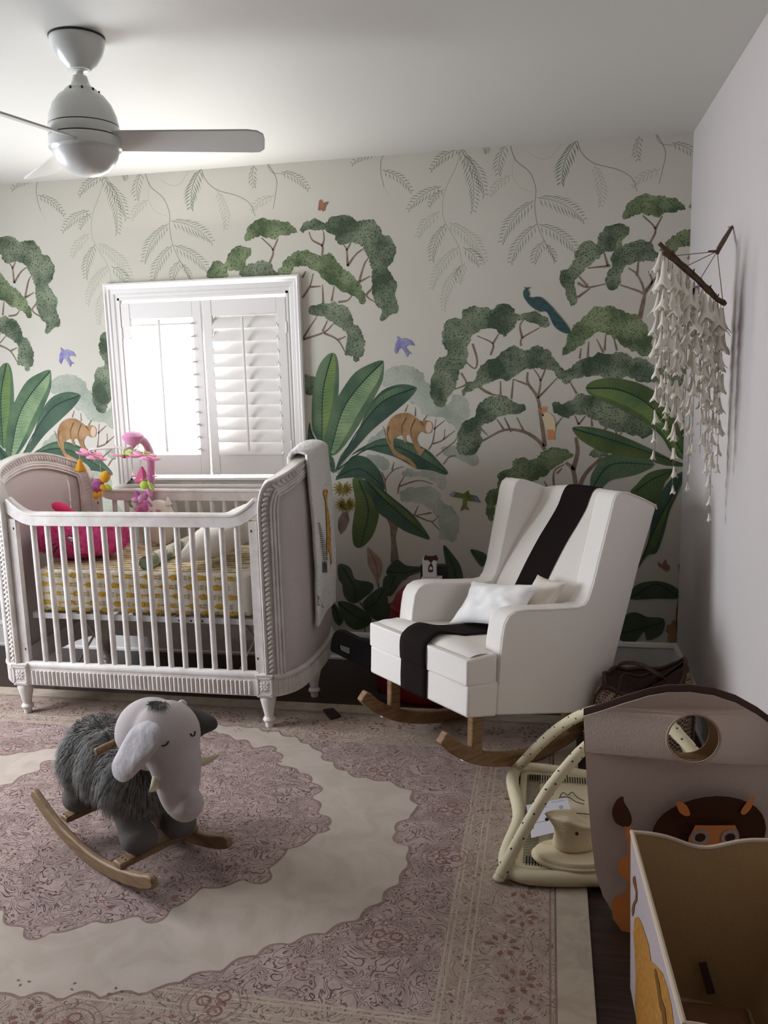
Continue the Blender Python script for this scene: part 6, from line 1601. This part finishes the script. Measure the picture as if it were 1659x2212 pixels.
# ------------------------------------------------------------------ woven tote behind the gym
def checkmat(name, c1, c2, sc):
    m = bpy.data.materials.new(name); m.use_nodes = True; nt = m.node_tree; b = nt.nodes['Principled BSDF']; b.inputs['Roughness'].default_value = 0.9
    tc = nt.nodes.new('ShaderNodeTexCoord'); br_ = nt.nodes.new('ShaderNodeTexChecker'); br_.inputs['Scale'].default_value = sc
    br_.inputs[1].default_value = c1; br_.inputs[2].default_value = c2; nt.links.new(tc.outputs['Object'], br_.inputs[0]); nt.links.new(br_.outputs[0], b.inputs['Base Color']); return m
M_chk = checkmat('houndstooth_cloth', rgb(170,148,128), rgb(74,56,46), 110); M_lth = mat('brown_leather', rgb(64,44,34), 0.5, 0.4)
bag = thing('tote_bag', 'brown checked cloth tote bag with leather trim between rocking chair, hamper and right wall', 'bag', (-0.280, -1.035, 0.0))
BX, BY = -0.280, -1.035
b = MB(); n = 48
prB = [(0.70, 0.006), (0.94, 0.012), (1.06, 0.09), (1.08, 0.19), (1.0, 0.275), (0.84, 0.325)]
def rim(a): return 0.0
vs = []
for k_, (r, z) in enumerate(prB):
    for j in range(n):
        a = 2*pi*j/n; ca, sa = cos(a), sin(a); f = k_/5
        zz_ = z*(1+0.30*f*(max(0, ca)**4-0.35*max(0, -sa)+0.25*max(0, sa)))+0.022*f*noise.noise(Vector((ca*2, sa*2, 1)))
        w = 1+0.03*noise.noise(Vector((ca*4, sa*4, z*10)))
        vs.append((BX+0.190*r*w*math.copysign(abs(ca)**0.8, ca), BY+0.105*r*w*math.copysign(abs(sa)**0.8, sa), zz_))
b.add(vs, [(i*n+j, i*n+(j+1) % n, (i+1)*n+(j+1) % n, (i+1)*n+j) for i in range(5) for j in range(n)]+[tuple(range(n))[::-1]]); top = [Vector(v) for v in vs[-n:]]
tpart(bag, b, 'cloth_body', M_chk, angle=60, solid=0.006)
b = MB(); b.tube([p+Vector((0, 0, 0.004)) for p in top], 0.0085, 8, closed=True); tpart(bag, b, 'leather_rim', M_lth)
b = MB(); b.grid(lambda u, v: Vector((BX, BY, 0.29))+Vector(((top[int(u*47.99)].x-BX)*v*0.96, (top[int(u*47.99)].y-BY)*v*0.96, (top[int(u*47.99)].z-0.295)*v+0.03*noise.noise(Vector((u*9, v*3, 4)))*(1-v))), 49, 8); tpart(bag, b, 'dark_lining', mat('dark_brown_lining', rgb(52,34,28), 0.9), angle=80)
for s_, dy in ((-1, -0.09), (1, 0.09)):
    b = MB(); b.tube(smoothpath([(BX-0.11, BY+dy, 0.305), (BX-0.09, BY+dy*0.7, 0.375), (BX-0.02, BY+dy*0.2, 0.395 if s_ > 0 else 0.355), (BX+0.06, BY-dy*0.1, 0.360), (BX+0.12, BY+dy*0.9, 0.300)], 6), 0.0095, 8, flat=0.45); tpart(bag, b, 'leather_strap', M_lth)
for a in (pi*1.08, pi*1.32, pi*1.6, pi*1.85):
    b = MB(); j = int(a/(2*pi)*n) % n; P = [Vector(vs[k_*n+j]) for k_ in range(1, 6)]; c_ = Vector((BX, BY, 0)); P = [p+Vector(((p-c_).x, (p-c_).y, 0)).normalized()*0.005 for p in P]; b.tube(P, 0.0065, 6, flat=0.6); tpart(bag, b, 'seam_piping', M_lth)
for p in (top[int(n*0.56)], top[int(n*0.97)]):
    b = MB(); b.lathe([(0.016, -0.006), (0.012, 0.012), (0.0, 0.036)], p, 8); tpart(bag, b, 'rim_corner', M_lth)

# ------------------------------------------------------------------ red drum seat and black handle board behind the chair, books on top
M_red = mat('red_plastic', rgb(120,24,30), 0.45, 0.4); M_blk = mat('black_board', rgb(30,28,32), 0.6, 0.3, col2=rgb(40,38,44), nscale=5)
rd = thing('red_toddler_seat', 'glossy dark red flared plastic seat half hidden behind the rocking chair', 'seat', (-1.235, -0.352, 0))
b = MB(); b.lathe([(0.0, 0.002), (0.300, 0.002), (0.310, 0.02), (0.305, 0.10), (0.275, 0.20), (0.246, 0.32), (0.222, 0.43), (0.196, 0.49), (0.165, 0.520), (0.130, 0.534), (0.0, 0.536)], (-1.235, -0.352, 0), 44, sq=0.92); tpart(rd, b, 'moulded_body', M_red)
b = MB(); b.lathe([(0.222, 0.425), (0.230, 0.428), (0.228, 0.436), (0.218, 0.440)], (-1.235, -0.352, 0), 44, sq=0.92); tpart(rd, b, 'seat_ring', M_red)
BBP = [(170,1160),(178,1090),(190,1030),(215,970),(255,948),(330,955),(420,1000),(500,1040),(600,1062),(700,1200),(740,1420),(640,1390),(480,1320),(345,1262),(250,1212),(190,1185)]
BH = [(252,1095),(300,1112),(388,1142),(384,1232),(320,1205),(275,1182),(268,1140)]
k7 = lambda L, y: [(lambda v: (v.x, v.z))(Uy(680+x/5.184, 1180+y_/5.184, y)) for x, y_ in L]
blkb = thing('black_handle_board', 'black board with a cut-out hand grip leaning low between crib and rocking chair', 'toy board', (-1.62, -0.745, 0.0))
yb = -0.725
P = k7(BBP, yb); Hh = k7(BH, yb)
b = MB(); tr = tessellate_polygon([[Vector((x, z, 0)) for x, z in P], [Vector((x, z, 0)) for x, z in Hh[::-1]]]); al = P+Hh[::-1]; N_ = len(al); n1 = len(P); n2 = len(Hh)
v0 = [(x, yb, z) for x, z in al]; v1 = [(x, yb+0.030, z) for x, z in al]
b.add(v0, [tuple(t) for t in tr]); b.add(v1, [tuple(reversed(t)) for t in tr]); b.add(v0+v1, [(i, (i+1) % n1, N_+(i+1) % n1, N_+i) for i in range(n1)]+[(n1+i, n1+(i+1) % n2, N_+n1+(i+1) % n2, N_+n1+i) for i in range(n2)])
tpart(blkb, b, 'board', M_blk, bevel=0.004)
b = MB(); b.box((-1.45, yb+0.015, 0.044), (0.06, 0.06, 0.062)); tpart(blkb, b, 'foot_block', M_blk, bevel=0.004)
def fbox(name, label, cat, x0, x1, z0, z1, y0, y1, m):
    t = thing(name, label, cat, ((x0+x1)/2, (y0+y1)/2, z0)); b = MB(); b.box(((x0+x1)/2, (y0+y1)/2, (z0+z1)/2), (x1-x0, y1-y0, z1-z0)); tpart(t, b, 'carton', m, bevel=0.002); return t
M_bw = mat('box_white', rgb(214,212,210), 0.6); M_maroon = mat('box_maroon', rgb(70,34,34), 0.6); M_bb = mat('box_black', rgb(36,30,34), 0.6)
fbox('dark_box', 'dark brown box standing on the red seat behind the badger face box', 'box', -1.303, -1.168, 0.5375, 0.640, -0.37, -0.32, M_bb)
fbox('red_white_box', 'low white box with red oval lying under the badger face box', 'box', -1.290, -1.190, 0.5375, 0.592, -0.43, -0.375, M_bw)
t_ = bpy.data.objects['red_white_box']
b = MB(); cc = Vector((-1.250, -0.4315, 0.572)); b.add([cc+Vector((0.033*cos(a), 0, 0.013*sin(a))) for a in [i*pi/8 for i in range(16)]], [tuple(range(16))]); tpart(t_, b, 'red_oval', mat('print_red', rgb(196,52,44), 0.6), smooth=False)
b = MB()
for i in range(3): b.box((-1.212+0.008*i, -0.4312, 0.586), (0.004, 0.0006, 0.006))
tpart(t_, b, 'printed_marks', mat('print_red', rgb(196,52,44), 0.6), smooth=False)
bt = fbox('animal_face_box', 'small white box printed with a dark badger face on the red seat', 'box', -1.284, -1.216, 0.5935, 0.690, -0.425, -0.385, M_bw)
yf = -0.4262
def fp(L, name, m, e=0.0):
    b = MB(); P = [(lambda v: (v.x, v.z))(Uy(680+x/5.184, 1180+y_/5.184, yf)) for x, y_ in L]
    dz = 0.0
    tr = tessellate_polygon([[Vector((x, z, 0)) for x, z in P]]); b.add([(x, yf-e, z+dz) for x, z in P], [tuple(t) for t in tr]); tpart(bt, b, name, m, smooth=False)
fp([(1215,135),(1232,112),(1245,95),(1262,108),(1330,108),(1352,95),(1368,108),(1385,140),(1370,165),(1330,155),(1312,175),(1300,200),(1290,175),(1265,155),(1232,160)], 'face_mask', M_maroon)
fp([(1290,195),(1312,195),(1325,235),(1325,285),(1300,292),(1270,285),(1268,240)], 'dark_chest', M_maroon)
fp([(1284,240),(1300,225),(1316,240),(1316,262),(1284,262)], 'pale_belly', M_bw, 0.0008)
